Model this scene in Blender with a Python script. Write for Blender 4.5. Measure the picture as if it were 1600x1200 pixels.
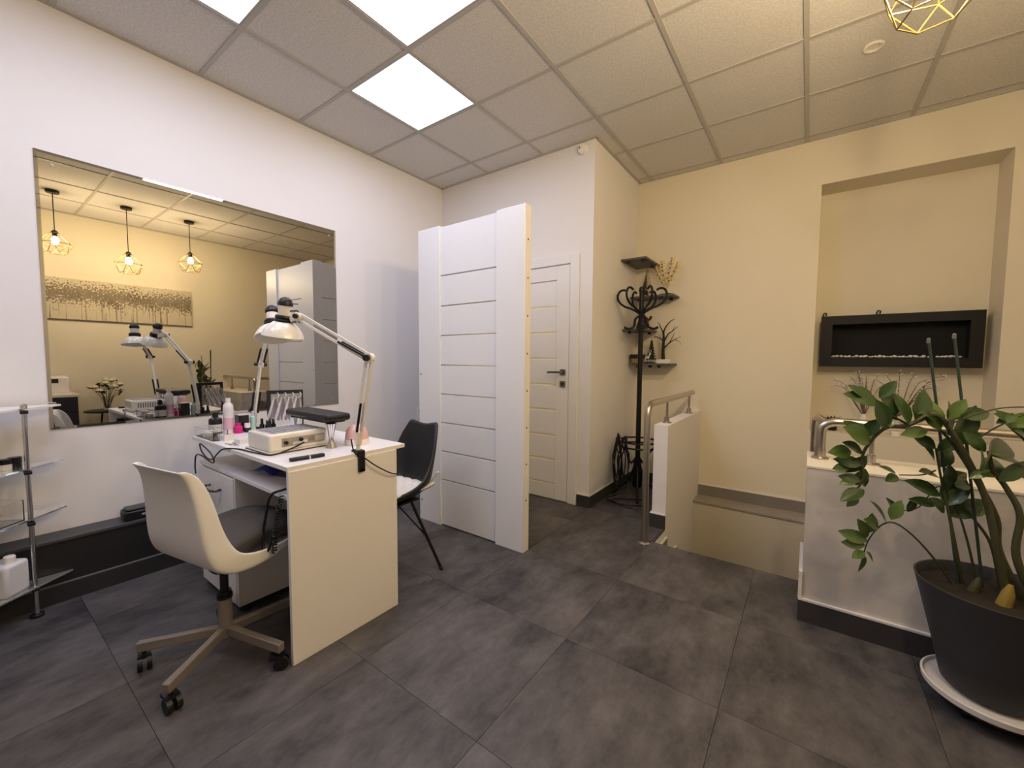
import bpy, math, random
from mathutils import Vector, Matrix
random.seed(7)
C = bpy.context.scene.collection
for o in list(bpy.data.objects): bpy.data.objects.remove(o)
R = math.radians
# ------------------------------------------------------------------ camera
CAM = Vector((0, 0, 1.215)); FPX = 636.81
YAW, PIT, ROL = R(35.957), R(3.475), R(0.372)
_f = Vector((-math.sin(YAW)*math.cos(PIT), math.cos(YAW)*math.cos(PIT), -math.sin(PIT)))
_r = Vector((math.cos(YAW), math.sin(YAW), 0)); _u = _r.cross(_f)
RIGHT = _r*math.cos(ROL) + _u*math.sin(ROL); UP = -_r*math.sin(ROL) + _u*math.cos(ROL); FWD = _f
cd = bpy.data.cameras.new('camera'); cam = bpy.data.objects.new('camera', cd); C.objects.link(cam)
m3 = Matrix((RIGHT, UP, -FWD)).transposed()
cam.matrix_world = Matrix.Translation(CAM) @ m3.to_4x4()
cd.sensor_fit = 'HORIZONTAL'; cd.sensor_width = 36; cd.lens = FPX/1600*36; cd.clip_start = 0.02
bpy.context.scene.camera = cam
# ------------------------------------------------------------------ world and exposure
w = bpy.data.worlds.new('world'); bpy.context.scene.world = w; w.use_nodes = True
w.node_tree.nodes['Background'].inputs[0].default_value = (0.05, 0.055, 0.07, 1)
w.node_tree.nodes['Background'].inputs[1].default_value = 0.3
vs = bpy.context.scene.view_settings
vs.view_transform = 'Standard'; vs.look = 'None'; vs.gamma = 1; vs.use_curve_mapping = False
vs.exposure = 1.05
LED_STRENGTH = 4.7; LED_COLOR = (0.83, 0.87, 1.09)
BULB_STRENGTH = 330; BULB_COLOR = (1.0, 0.78, 0.47)

# ------------------------------------------------------------------ pixel helpers (a pixel is only a direction; the distance comes from a known plane)
def ray(x, y): return RIGHT*(x-800) - UP*(y-600) + FWD*FPX
def atY(x, y, Y): d = ray(x, y); return CAM + d*(Y/d.y)
def atX(x, y, X): d = ray(x, y); return CAM + d*(X/d.x)
def atZ(x, y, Z): d = ray(x, y); return CAM + d*((Z-CAM.z)/d.z)

# ------------------------------------------------------------------ materials
def lin(c):
    if isinstance(c, str): c = tuple(int(c[i:i+2], 16)/255 for i in (0, 2, 4))
    return tuple((v/12.92 if v <= .04045 else ((v+.055)/1.055)**2.4) for v in c)
MATS = {}
def mat(name, col, rough=.5, metal=0., noise=.04, nscale=30., bump=0., bscale=200., trans=0., ior=1.45, coat=0., sheen=0., alpha=1.):
    if name in MATS: return MATS[name]
    m = bpy.data.materials.new(name); m.use_nodes = True; nt = m.node_tree; b = nt.nodes['Principled BSDF']
    c = lin(col)
    b.inputs['Base Color'].default_value = (*c, 1); b.inputs['Roughness'].default_value = rough; b.inputs['Metallic'].default_value = metal
    b.inputs['Transmission Weight'].default_value = trans; b.inputs['IOR'].default_value = ior
    b.inputs['Coat Weight'].default_value = coat; b.inputs['Sheen Weight'].default_value = sheen; b.inputs['Alpha'].default_value = alpha
    tc = nt.nodes.new('ShaderNodeTexCoord')
    if noise:
        n = nt.nodes.new('ShaderNodeTexNoise'); n.inputs['Scale'].default_value = nscale; n.inputs['Detail'].default_value = 4
        nt.links.new(tc.outputs['Object'], n.inputs['Vector'])
        mx = nt.nodes.new('ShaderNodeMix'); mx.data_type = 'RGBA'
        mx.inputs[6].default_value = (*[v*(1-noise) for v in c], 1); mx.inputs[7].default_value = (*[min(1, v*(1+noise)) for v in c], 1)
        nt.links.new(n.outputs['Fac'], mx.inputs[0]); nt.links.new(mx.outputs[2], b.inputs['Base Color'])
    if bump:
        n2 = nt.nodes.new('ShaderNodeTexNoise'); n2.inputs['Scale'].default_value = bscale; n2.inputs['Detail'].default_value = 3
        nt.links.new(tc.outputs['Object'], n2.inputs['Vector'])
        bp = nt.nodes.new('ShaderNodeBump'); bp.inputs['Strength'].default_value = bump; bp.inputs['Distance'].default_value = .002
        nt.links.new(n2.outputs['Fac'], bp.inputs['Height']); nt.links.new(bp.outputs['Normal'], b.inputs['Normal'])
    MATS[name] = m; return m
def emat(name, col, strength):
    m = bpy.data.materials.new(name); m.use_nodes = True; nt = m.node_tree
    for n in list(nt.nodes): nt.nodes.remove(n)
    e = nt.nodes.new('ShaderNodeEmission'); o = nt.nodes.new('ShaderNodeOutputMaterial')
    e.inputs[0].default_value = (*col, 1); e.inputs[1].default_value = strength
    nt.links.new(e.outputs[0], o.inputs[0]); MATS[name] = m; return m

def tile_mat():
    m = bpy.data.materials.new('floor_tile_stone'); m.use_nodes = True; nt = m.node_tree; b = nt.nodes['Principled BSDF']; L = nt.links.new
    geo = nt.nodes.new('ShaderNodeNewGeometry'); oi = nt.nodes.new('ShaderNodeObjectInfo')
    mp = nt.nodes.new('ShaderNodeMapping'); mp.inputs['Scale'].default_value = (1.5, .9, 1)
    off = nt.nodes.new('ShaderNodeVectorMath'); off.operation = 'SCALE'; off.inputs[0].default_value = (31, 17, 9); L(oi.outputs['Random'], off.inputs['Scale'])
    ad = nt.nodes.new('ShaderNodeVectorMath'); ad.operation = 'ADD'; L(geo.outputs['Position'], ad.inputs[0]); L(off.outputs[0], ad.inputs[1]); L(ad.outputs[0], mp.inputs['Vector'])
    n = nt.nodes.new('ShaderNodeTexNoise'); n.inputs['Scale'].default_value = 2.2; n.inputs['Detail'].default_value = 10; n.inputs['Roughness'].default_value = .68
    L(mp.outputs[0], n.inputs['Vector'])
    n2 = nt.nodes.new('ShaderNodeTexNoise'); n2.inputs['Scale'].default_value = 9; n2.inputs['Detail'].default_value = 8; n2.inputs['Roughness'].default_value = .75
    mp2 = nt.nodes.new('ShaderNodeMapping'); mp2.inputs['Scale'].default_value = (1.7, .8, 1); L(ad.outputs[0], mp2.inputs['Vector']); L(mp2.outputs[0], n2.inputs['Vector'])
    mm = nt.nodes.new('ShaderNodeMath'); mm.operation = 'MULTIPLY_ADD'; mm.inputs[1].default_value = .36; L(n2.outputs['Fac'], mm.inputs[0])
    ms = nt.nodes.new('ShaderNodeMath'); ms.operation = 'MULTIPLY'; ms.inputs[1].default_value = .68; L(n.outputs['Fac'], ms.inputs[0]); L(ms.outputs[0], mm.inputs[2])
    cr = nt.nodes.new('ShaderNodeValToRGB'); cr.color_ramp.elements[0].position = .40; cr.color_ramp.elements[1].position = .66
    cr.color_ramp.elements[0].color = (*lin('2f2d2f'), 1); cr.color_ramp.elements[1].color = (*lin('676261'), 1)
    L(mm.outputs[0], cr.inputs[0]); L(cr.outputs[0], b.inputs['Base Color'])
    b.inputs['Roughness'].default_value = .46; b.inputs['Specular IOR Level'].default_value = .4
    bp = nt.nodes.new('ShaderNodeBump'); bp.inputs['Strength'].default_value = .12; bp.inputs['Distance'].default_value = .002
    L(n2.outputs['Fac'], bp.inputs['Height']); L(bp.outputs[0], b.inputs['Normal'])
    MATS['tile'] = m
tile_mat()
def concrete_mat():
    m = bpy.data.materials.new('grey_microcement'); m.use_nodes = True; nt = m.node_tree; b = nt.nodes['Principled BSDF']; L = nt.links.new
    tc = nt.nodes.new('ShaderNodeTexCoord'); n = nt.nodes.new('ShaderNodeTexNoise'); n.inputs['Scale'].default_value = 4.5; n.inputs['Detail'].default_value = 8
    n.inputs['Roughness'].default_value = .6; n.inputs['Distortion'].default_value = .6
    L(tc.outputs['Object'], n.inputs['Vector'])
    cr = nt.nodes.new('ShaderNodeValToRGB'); cr.color_ramp.elements[0].position = .3; cr.color_ramp.elements[1].position = .7
    cr.color_ramp.elements[0].color = (*lin('b9b2aa'), 1); cr.color_ramp.elements[1].color = (*lin('d6cfc7'), 1)
    L(n.outputs['Fac'], cr.inputs[0]); L(cr.outputs[0], b.inputs['Base Color']); b.inputs['Roughness'].default_value = .55
    MATS['concrete'] = m
concrete_mat()
def painting_mat():
    m = bpy.data.materials.new('tree_row_canvas'); m.use_nodes = True; nt = m.node_tree; b = nt.nodes['Principled BSDF']; L = nt.links.new
    tc = nt.nodes.new('ShaderNodeTexCoord'); sp = nt.nodes.new('ShaderNodeSeparateXYZ'); L(tc.outputs['Object'], sp.inputs[0])
    def node(t, op, a, bb=None, c=None):
        x = nt.nodes.new('ShaderNodeMath'); x.operation = op
        for i, v in enumerate((a, bb, c)):
            if v is None: continue
            if isinstance(v, (int, float)): x.inputs[i].default_value = v
            else: L(v, x.inputs[i])
        return x.outputs[0]
    n = nt.nodes.new('ShaderNodeTexNoise'); n.inputs['Scale'].default_value = 46; n.inputs['Detail'].default_value = 6; L(tc.outputs['Object'], n.inputs['Vector'])
    n3 = nt.nodes.new('ShaderNodeTexNoise'); n3.inputs['Scale'].default_value = 5; L(tc.outputs['Object'], n3.inputs['Vector'])
    # crown band: height about the canvas centre (local z), ragged edge
    zz = node(0, 'ADD', sp.outputs[2], node(0, 'MULTIPLY', node(0, 'SUBTRACT', n3.outputs['Fac'], .5), .16))
    band = node(0, 'SUBTRACT', 1.0, node(0, 'MULTIPLY', node(0, 'ABSOLUTE', node(0, 'SUBTRACT', zz, .06)), 6.0))
    blot = node(0, 'GREATER_THAN', node(0, 'ADD', n.outputs['Fac'], node(0, 'MULTIPLY', node(0, 'MAXIMUM', band, -.6), .25)), .60)
    # trunks: thin vertical lines below the crowns
    mp = nt.nodes.new('ShaderNodeMapping'); mp.inputs['Scale'].default_value = (1, 30, .6); L(tc.outputs['Object'], mp.inputs[0])
    n4 = nt.nodes.new('ShaderNodeTexNoise'); n4.inputs['Scale'].default_value = 1.6; n4.inputs['Detail'].default_value = 3; L(mp.outputs[0], n4.inputs['Vector'])
    trunk = node(0, 'MULTIPLY', node(0, 'GREATER_THAN', n4.outputs['Fac'], .58), node(0, 'LESS_THAN', zz, .03))
    dk = node(0, 'MAXIMUM', blot, node(0, 'MULTIPLY', trunk, .8))
    mx = nt.nodes.new('ShaderNodeMix'); mx.data_type = 'RGBA'; L(node(0, 'MULTIPLY', dk, node(0, 'ADD', .45, node(0, 'MULTIPLY', n3.outputs['Fac'], .8))), mx.inputs[0])
    mx.inputs[6].default_value = (*lin('c9bda4'), 1); mx.inputs[7].default_value = (*lin('6a5d49'), 1)
    L(mx.outputs[2], b.inputs['Base Color']); b.inputs['Roughness'].default_value = .7
    MATS['painting'] = m
painting_mat()

wall_m = mat('white_wall_paint', 'e6e2e0', .85, noise=.015, nscale=6, bump=.08, bscale=350)
cream_m = mat('cream_wall_tone', 'e2d8c2', .85, noise=.02, nscale=6, bump=.08, bscale=350)  # even cream base tone for the far, right and stair end walls
white_m = mat('white_laminate', 'e9e7e6', .35, noise=.01)
desk_m = mat('white_desk_laminate', 'ece8e6', .28, noise=.01)
door_m = mat('white_door_foil', 'e8e5e3', .4, noise=.01)
ctile_m = mat('mineral_ceiling_tile', 'd8d4d0', .95, noise=.30, nscale=85, bump=1., bscale=190)
tbar_m = mat('ceiling_bar_shaded', 'b7b2ac', .5)  # greyed so the thin shadow gap along the bars sits in the colour
skirt_m = mat('dark_skirting_tile', '3b3838', .5, noise=.15, nscale=14)
trim_m = mat('white_tile_trim', 'dedad6', .5)
black_m = mat('black_plastic', '151416', .42)
blackmetal_m = mat('black_metal', '131214', .4, .3)
chrome_m = mat('chrome', 'dcdcde', .12, 1., noise=0)
steel_m = mat('brushed_stainless', 'b9b2a8', .28, 1., noise=.05, nscale=90)
glass_m = mat('clear_glass', 'f2f8f6', .02, trans=1., ior=1.45, noise=0)
acryl_m = mat('clear_acrylic', 'fbfbfc', .04, trans=1., ior=1.25, noise=0)
mirror_m = mat('mirror_silver', 'c6c3bb', .0, 1., noise=0)
whitepl_m = mat('white_gloss_plastic', 'ece7e0', .3, noise=.01)
lampw_m = mat('cream_white_enamel', 'efe9de', .22, noise=.01, coat=.4)
leather_m = mat('black_leatherette', '1b1b1d', .45, bump=.25, bscale=500)
cushion_m = mat('grey_brown_seat_fabric', '4b4643', .9, noise=.12, nscale=60, bump=.3, bscale=600)
tuft_m = mat('white_tufted_cotton', 'd9d5d1', .9, noise=.03, bump=.3, bscale=300)
grey_metal_m = mat('taupe_painted_metal', '8a817a', .42, .25)
heater_m = mat('black_satin_board', '201f20', .5, noise=.1)
pot_m = mat('dark_grey_planter', '363538', .6, noise=.06, nscale=8)
saucer_m = mat('white_saucer', 'd8d2cb', .5)
soil_m = mat('dark_soil', '241d14', .95, noise=.4, nscale=60, bump=1., bscale=120)
leaf_m = mat('dark_green_leaf', '334a22', .3, noise=.28, nscale=9, coat=.2)
leaf2_m = mat('fresh_green_leaf', '4c642d', .3, noise=.25, nscale=9, coat=.2)
stem_m = mat('green_brown_stem', '3f4025', .55, noise=.25, nscale=25)
stake_m = mat('dark_green_stake', '2b3a32', .5)

# ------------------------------------------------------------------ mesh builder
class MB:
    def __init__(s): s.v = []; s.f = []; s.m = Matrix.Identity(4)
    def add(s, vs, fs):
        b = len(s.v); s.v += [s.m @ Vector(p) for p in vs]; s.f += [tuple(i+b for i in f) for f in fs]; return s
    def box(s, x0, x1, y0, y1, z0, z1):
        if x0 > x1: x0, x1 = x1, x0
        if y0 > y1: y0, y1 = y1, y0
        if z0 > z1: z0, z1 = z1, z0
        return s.add([(x0,y0,z0),(x1,y0,z0),(x1,y1,z0),(x0,y1,z0),(x0,y0,z1),(x1,y0,z1),(x1,y1,z1),(x0,y1,z1)],
                     [(0,3,2,1),(4,5,6,7),(0,1,5,4),(1,2,6,5),(2,3,7,6),(3,0,4,7)])
    def bar(s, p0, p1, wd, ht):  # rectangular bar between two points
        p0, p1 = Vector(p0), Vector(p1); d = (p1-p0).normalized(); up = Vector((0,0,1)) if abs(d.z) < .95 else Vector((0,1,0))
        a = d.cross(up).normalized()*wd/2; b = d.cross(a).normalized()*ht/2
        q = [p+sa*a+sb*b for p in (p0, p1) for sa, sb in ((-1,-1),(1,-1),(1,1),(-1,1))]
        return s.add(q, [(3,2,1,0),(4,5,6,7),(0,1,5,4),(1,2,6,5),(2,3,7,6),(3,0,4,7)])
    def tube(s, pts, r, n=8, caps=True, closed=False):
        pts = [Vector(p) for p in pts]; k = len(pts); rs = r if isinstance(r, (list, tuple)) else [r]*k
        d0 = (pts[1]-pts[0]).normalized(); a = d0.orthogonal().normalized(); vs = []; fs = []; pd = d0
        for i, p in enumerate(pts):
            if closed: d = (pts[(i+1)%k]-pts[i-1]).normalized()
            else:
                d = ((pts[i+1]-p).normalized() if i < k-1 else Vector()) + ((p-pts[i-1]).normalized() if i else Vector()); d = d.normalized() if d.length > 1e-6 else pd
            q = pd.rotation_difference(d); a = q @ a; a = (a - d*a.dot(d)).normalized(); b = d.cross(a); pd = d
            vs += [p+(a*math.cos(2*math.pi*j/n)+b*math.sin(2*math.pi*j/n))*rs[i] for j in range(n)]
        for i in range(k if closed else k-1):
            for j in range(n):
                i2 = (i+1) % k; fs.append((i*n+j, i*n+(j+1)%n, i2*n+(j+1)%n, i2*n+j))
        if caps and not closed: fs += [tuple(range(n-1,-1,-1)), tuple((k-1)*n+j for j in range(n))]
        return s.add(vs, fs)
    def cyl(s, p0, p1, r0, r1=None, n=20): return s.tube([p0, p1], [r0, r0 if r1 is None else r1], n)
    def lathe(s, prof, n=24, c=(0,0,0), mx=None):
        vs = []; fs = []; idx = []; c = Vector(c)
        for r, z in prof:
            if r < 1e-5: idx.append([len(vs)]); vs.append(Vector((0,0,z)))
            else: idx.append(list(range(len(vs), len(vs)+n))); vs += [Vector((r*math.cos(2*math.pi*j/n), r*math.sin(2*math.pi*j/n), z)) for j in range(n)]
        for a, b in zip(idx, idx[1:]):
            for j in range(n):
                j2 = (j+1) % n
                if len(a) == 1 and len(b) == 1: continue
                if len(a) == 1: fs.append((a[0], b[j2], b[j]))
                elif len(b) == 1: fs.append((a[j], a[j2], b[0]))
                else: fs.append((a[j], a[j2], b[j2], b[j]))
        vs = [(mx @ p if mx else p)+c for p in vs]
        return s.add(vs, fs)
    def ball(s, c, r, n=12):
        rr = r if isinstance(r, (list, tuple)) else (r, r, r); k = max(4, n//2)
        mx = Matrix.Diagonal((rr[0], rr[1], rr[2]))
        return s.lathe([(math.sin(math.pi*i/k) if 0 < i < k else 0, -math.cos(math.pi*i/k)) for i in range(k+1)], n, c, mx)
    def prism(s, pts, z0, z1):
        k = len(pts)
        return s.add([(x,y,z0) for x,y in pts]+[(x,y,z1) for x,y in pts], [tuple(range(k-1,-1,-1)), tuple(range(k,2*k))]+[(i,(i+1)%k,k+(i+1)%k,k+i) for i in range(k)])
    def grid(s, rows):
        n = len(rows[0]); vs = [p for r in rows for p in r]
        return s.add(vs, [(i*n+j, i*n+j+1, (i+1)*n+j+1, (i+1)*n+j) for i in range(len(rows)-1) for j in range(n-1)])
    def mesh(s, name, mt, smooth=35):
        me = bpy.data.meshes.new(name); me.from_pydata([tuple(p) for p in s.v], [], s.f); me.materials.append(mt)
        if smooth:
            me.polygons.foreach_set('use_smooth', [True]*len(me.polygons)); me.update()
            if smooth < 180: me.set_sharp_from_angle(angle=R(smooth))
        me.update(); return me
    def build(s, name, mt, parent=None, loc=None, smooth=35, bev=0, solid=0, sub=0, seg=2):
        o = bpy.data.objects.new(name, s.mesh(name, mt, smooth)); C.objects.link(o)
        if parent: o.parent = parent
        if loc is not None: o.location = loc
        if solid: md = o.modifiers.new('solid', 'SOLIDIFY'); md.thickness = solid; md.offset = 0
        if sub: md = o.modifiers.new('sub', 'SUBSURF'); md.levels = sub; md.render_levels = sub
        if bev: md = o.modifiers.new('bev', 'BEVEL'); md.width = bev; md.segments = seg; md.limit_method = 'ANGLE'; md.angle_limit = R(40); md.harden_normals = False
        return o
def tag(o, label, cat=None, group=None, kind=None):
    o['label'] = label
    if cat: o['category'] = cat
    if group: o['group'] = group
    if kind: o['kind'] = kind
    return o
def thing(name, label, cat, loc=(0,0,0), rz=0, group=None, kind=None):
    o = bpy.data.objects.new(name, None); o.empty_display_size = .05; C.objects.link(o); o.location = loc; o.rotation_euler = (0,0,rz)
    return tag(o, label, cat, group, kind)
def share(src, name, parent, loc, rot=None, scale=None):
    c = bpy.data.objects.new(name, src); C.objects.link(c); c.parent = parent; c.location = loc
    if rot is not None: c.rotation_euler = rot
    if scale is not None: c.scale = scale if isinstance(scale, (tuple, list)) else (scale,)*3
    return c
def struct(name, mb, m, label, cat, **k): return tag(mb.build(name, m, **k), label, cat, None, 'structure')
def B(*a): return MB().box(*a)
def smoothpath(pts, n=6):  # Catmull-Rom
    P = [Vector(p) for p in pts]; P = [2*P[0]-P[1]]+P+[2*P[-1]-P[-2]]; out = []
    for i in range(1, len(P)-2):
        a, b, c, d = P[i-1:i+3]
        for k in range(n):
            t = k/n; out.append(.5*((2*b)+(c-a)*t+(2*a-5*b+4*c-d)*t*t+(3*b-a-3*c+d)*t**3))
    out.append(P[-2]); return out

# ================================================================== ROOM
XL, XR, YB, XC, YF, YN, ZC = -3.10, 1.16, 3.035, -1.415, 4.06, -2.6, 2.942
YS = 2.712      # edge of the stair opening
struct('wall_left', B(XL-.12, XL, YN-.12, YF+.3, -.06, ZC+.1), wall_m, 'white painted wall carrying the wide mirror', 'wall')
struct('wall_back', B(XL, XC, YB, YB+.10, -.06, ZC+.1), wall_m, 'white wall with the slatted door behind the divider screen', 'wall')
struct('wall_column', B(XC-.10, XC, YB+.10, YF+.3, -.06, ZC+.1), wall_m, 'short cream side wall of the corner, beside the coat rack', 'wall')
NX0, NX1, NZ0, NZ1, NY = .03, 1.015, .655, 2.59, 4.33
wf = MB().box(XC, NX0, YF, YF+.12, -.06, ZC+.1).box(NX1, XR+.12, YF, YF+.12, -.06, ZC+.1).box(NX0, NX1, YF, YF+.12, NZ1, ZC+.1).box(NX0, NX1, YF, NY, -.06, NZ0)
wf.box(NX0-.12, NX1+.12, NY, NY+.1, -.06, ZC+.1).box(NX0-.12, NX0, YF+.12, NY, -.06, ZC+.1).box(NX1, NX1+.12, YF+.12, NY, -.06, ZC+.1).box(NX0, NX1, YF+.12, NY, NZ1, ZC+.1)
struct('wall_far', wf, cream_m, 'cream wall with the tall recessed niche and stairwell', 'wall', smooth=0)
struct('wall_right', B(XR, XR+.12, YN-.12, YF, -1.6, ZC+.1), cream_m, 'cream wall hung with the long tree painting, seen in the mirror', 'wall')
struct('wall_near', B(XL, XR, YN-.12, YN, -.06, ZC+.1), wall_m, 'plain white wall behind the viewer', 'wall')

# ---- floor: dark 60 cm tiles on a bed
fb = MB().box(XL, XR, YN, YS-.002, -.07, -.006).box(XL, -.884, YS-.002, YB, -.07, -.006).box(XC, -.884, YB, YF, -.07, -.006).box(-.884, -.79, YS-.002, 2.968, -.05, -.006)
floor = struct('floor', fb, mat('dark_grout', '403e3d', .9), 'dark grey stone tile floor of the salon', 'floor', smooth=0)
xs = [-3.205+.6*i for i in range(9)]; ys = [.336+.594*j for j in range(-6, 7)]
regions = [(XL, XR, YN, YS), (XL, -.787, YS, YB), (XC, -.787, YB, YF)]
full = B(.0008, .5992, .0008, .5932, -.012, 0).mesh('tile', MATS['tile'], 0)
for x in xs:
    for y in ys:
        for (a, b, c, d) in regions:
            x0, x1, y0, y1 = max(x, a), min(x+.6, b), max(y, c), min(y+.594, d)
            if x1-x0 < .01 or y1-y0 < .01: continue
            if x1-x0 > .599 and y1-y0 > .593: share(full, 'tile', floor, (x, y, 0))
            else:
                o = B(.0008, x1-x0-.0008, .0008, y1-y0-.0008, -.012, 0).build('tile', MATS['tile'], floor, (x0, y0, 0), smooth=0)
# ---- stairwell
sw = MB().box(-.785, XR, 3.85, 3.95, -1.6, -.032)
struct('wall_stairwell', sw, mat('beige_stairwell_paint', 'c9c0ac', .7), 'beige painted wall of the stairwell below the ledge', 'wall')
ledge = MB().box(-.785, XR, 3.84, YF, -.045, -.03)
struct('trim_ledge', ledge, mat('pale_grey_ledge_tile', '99928a', .45, noise=.12, nscale=9), 'grey tiled ledge above the stairwell under the cream wall', 'ledge')
lt = MB().box(-.785, XR, YF-.012, YF, -.03, .065)
lto = struct('baseboard_ledge', lt, mat('grey_ledge_skirting', '7f7972', .5, noise=.15, nscale=9), 'grey skirting between cream wall and stairwell ledge', 'baseboard')
B(-.785, XR, YF-.013, YF, .065, .073).build('top_trim', trim_m, lto)
for i in range(4):
    z = -.17*(i+1)
    tag(B(-.785, XR if i == 3 else .018, YS+.285*i, 3.845 if i == 3 else YS+.285*(i+1), z-.25, z).build('stair_step', MATS['tile'], bev=.003), ['topmost', 'second', 'third', 'lowest'][i]+' dark tiled step of the stairs going down', 'step', 'stair steps', 'structure')
sk = thing('baseboard_stair', 'stepped skirting tiles along the stairs beside the low wall', 'baseboard', kind='structure')
for i in range(4):
    z = -.17*(i+1)
    a = B(-.785, -.773, YS+.285*i, YS+.285*(i+1), z, z+.10).build('skirting_tile', trim_m if False else MATS['grey_ledge_skirting'], sk)
    B(-.785, -.772, YS+.285*i, YS+.285*(i+1), z+.10, z+.108).build('top_trim', trim_m, a)
struct('wall_stair_end', B(-.785, XR, YS-.1, YS, -1.6, -.07), cream_m, 'hidden face of the stairwell under the floor edge', 'wall')
# side face of the stairwell, under the left parapet
pl = MB().box(-.882, -.785, 2.97, YF, -1.6, .75).box(-.882, -.785, YS, 2.97, -1.6, -.013)
lp = struct('wall_parapet_left', pl, wall_m, 'narrow white parapet beside the coat rack with a steel handrail', 'parapet', smooth=0)
bl = MB().box(-.894, -.785, 2.958, 2.97, 0, .10).box(-.894, -.882, 2.97, YF, 0, .10)
o = struct('baseboard_parapet_left', bl, skirt_m, 'dark skirting at the foot of the narrow parapet', 'baseboard', smooth=0)
MB().box(-.894, -.785, 2.957, 2.97, .10, .107).box(-.895, -.882, 2.97, YF, .10, .107).build('top_trim', trim_m, o, smooth=0)
PRY0, PRY1, PZ = 2.30, 2.66, .737
rp = struct('wall_parapet_right', B(.018, XR, PRY0, PRY1, -1.6, PZ-.012), MATS['concrete'], 'grey microcement parapet behind the big potted plant', 'parapet')
B(.014, XR, PRY0-.003, PRY1+.003, PZ-.012, PZ).build('top_cap', mat('cream_cap', 'e4dccb', .5), rp, bev=.002)
o = struct('baseboard_parapet_right', MB().box(.006, XR, PRY0-.012, PRY0, 0, .10), skirt_m, 'dark skirting tile along the grey parapet', 'baseboard', smooth=0)
B(.006, XR, PRY0-.014, PRY0, .10, .109).build('top_trim', trim_m, o)
o2 = MB().box(.006, .018, PRY0, PRY1, 0, .232).build('end_skirting', skirt_m, o)
MB().box(.004, .018, PRY0-.012, PRY0-.002, .109, .236).box(.004, .018, PRY0-.002, PRY1, .232, .238).build('end_trim', trim_m, o2)
# baseboards
bb = MB().box(-1.52, XC+.012, YB-.012, YB, 0, .095).box(XC, XC+.012, YB, YF, 0, .095).box(XC+.012, -.894, YF-.012, YF, 0, .095)
o = struct('baseboard_corner', bb, skirt_m, 'dark skirting around the corner beside the door', 'baseboard', smooth=0)
MB().box(-1.52, XC+.013, YB-.013, YB, .095, .102).box(XC, XC+.013, YB, YF, .095, .102).box(XC+.013, -.894, YF-.013, YF, .095, .102).build('top_trim', trim_m, o, smooth=0)
o = struct('baseboard_left', B(XL, XL+.012, 1.40, YB, 0, .095), skirt_m, 'dark skirting of the mirror wall behind the desk', 'baseboard')
B(XL, XL+.013, 1.40, YB, .095, .102).build('top_trim', trim_m, o)
o = struct('baseboard_right', B(XR-.012, XR, YN, 2.286, 0, .095), skirt_m, 'dark skirting of the painting wall', 'baseboard')

# ---- ceiling: lay-in tiles on exposed bars
ceil = struct('ceiling', B(XL-.1, XR+.1, YN-.1, YF+.1, ZC+.03, ZC+.09), mat('void_grey', '8a8886', .9), 'suspended ceiling of pale lay-in tiles', 'ceiling')
gx = [XL, -2.48, -1.886, -1.285, -.684, -.077, .523, 1.12, XR]
gy = [YN, -2.04, -1.44, -.84, -.24, .375, .98, 1.587, 2.185, 2.785, 3.37, 3.962, YF]
lit = [(1, 7), (2, 6), (1, 5)]   # column, row of the LED panels in view
lit_added = [(2, 4), (1, 3)]          # unseen panels added for light, assuming the pattern goes on behind the viewer
ctm = {}
for i in range(len(gx)-1):
    for j in range(len(gy)-1):
        if (i, j) in lit or (i, j) in lit_added: continue
        x0, x1, y0, y1 = gx[i], gx[i+1], gy[j], gy[j+1]
        if x1 <= XC+.01 and y0 >= YB: continue
        if x1 <= XC+.2 and y1 > YB and x1 < XC: y1 = YB
        if x0 < XC < x1 and y0 >= YB: x0 = XC
        key = (round(x1-x0, 3), round(y1-y0, 3))
        if key not in ctm: ctm[key] = B(.004, key[0]-.004, .004, key[1]-.004, 0, .015).mesh('ceiling_tile', ctile_m, 0)
        share(ctm[key], 'ceiling_tile', ceil, (x0, y0, ZC+.003))
for x in gx[1:-1]: B(x-.012, x+.012, YN, YB if x < XC else YF, ZC-.003, ZC+.03).build('grid_bar', tbar_m, ceil, smooth=0)
for y in gy[1:-1]: B(XL if y < YB else XC, XR, y-.012, y+.012, ZC-.002, ZC+.03).build('grid_bar', tbar_m, ceil, smooth=0)
ang = MB().box(XL, XL+.022, YN, YB, ZC-.004, ZC+.02).box(XL, XC, YB-.022, YB, ZC-.004, ZC+.02).box(XC, XC+.022, YB-.022, YF, ZC-.004, ZC+.02).box(XC, XR, YF-.014, YF, ZC-.004, ZC+.02).box(XR-.022, XR, YN, YF, ZC-.004, ZC+.02)
ang.build('edge_angle', tbar_m, ceil, smooth=0)
led_m = emat('led_panel_glow', LED_COLOR, LED_STRENGTH)
names = {(1, 7): 'square LED ceiling panel nearest the divider screen', (2, 6): 'square LED ceiling panel cut by the top edge, right of the middle tile', (1, 5): 'square LED ceiling panel cut by the top edge at upper left'}
for c_ in lit+lit_added:
    i, j = c_
    t = thing('ceiling_light_panel', names.get(c_, 'added unseen LED ceiling panel behind the viewer'), 'ceiling light', (gx[i], gy[j], ZC), group='LED panels in the ceiling')
    wx, wy = gx[i+1]-gx[i], gy[j+1]-gy[j]
    MB().box(.013, wx-.013, .013, .021, -.001, .02).box(.013, wx-.013, wy-.021, wy-.013, -.001, .02).box(.013, .021, .021, wy-.021, -.001, .02).box(wx-.021, wx-.013, .021, wy-.021, -.001, .02).build('frame', tbar_m, t, smooth=0)
    MB().add([(.021,.021,.003),(wx-.021,.021,.003),(wx-.021,wy-.021,.003),(.021,wy-.021,.003)], [(3,2,1,0)]).build('diffuser', led_m, t, smooth=0)

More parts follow.
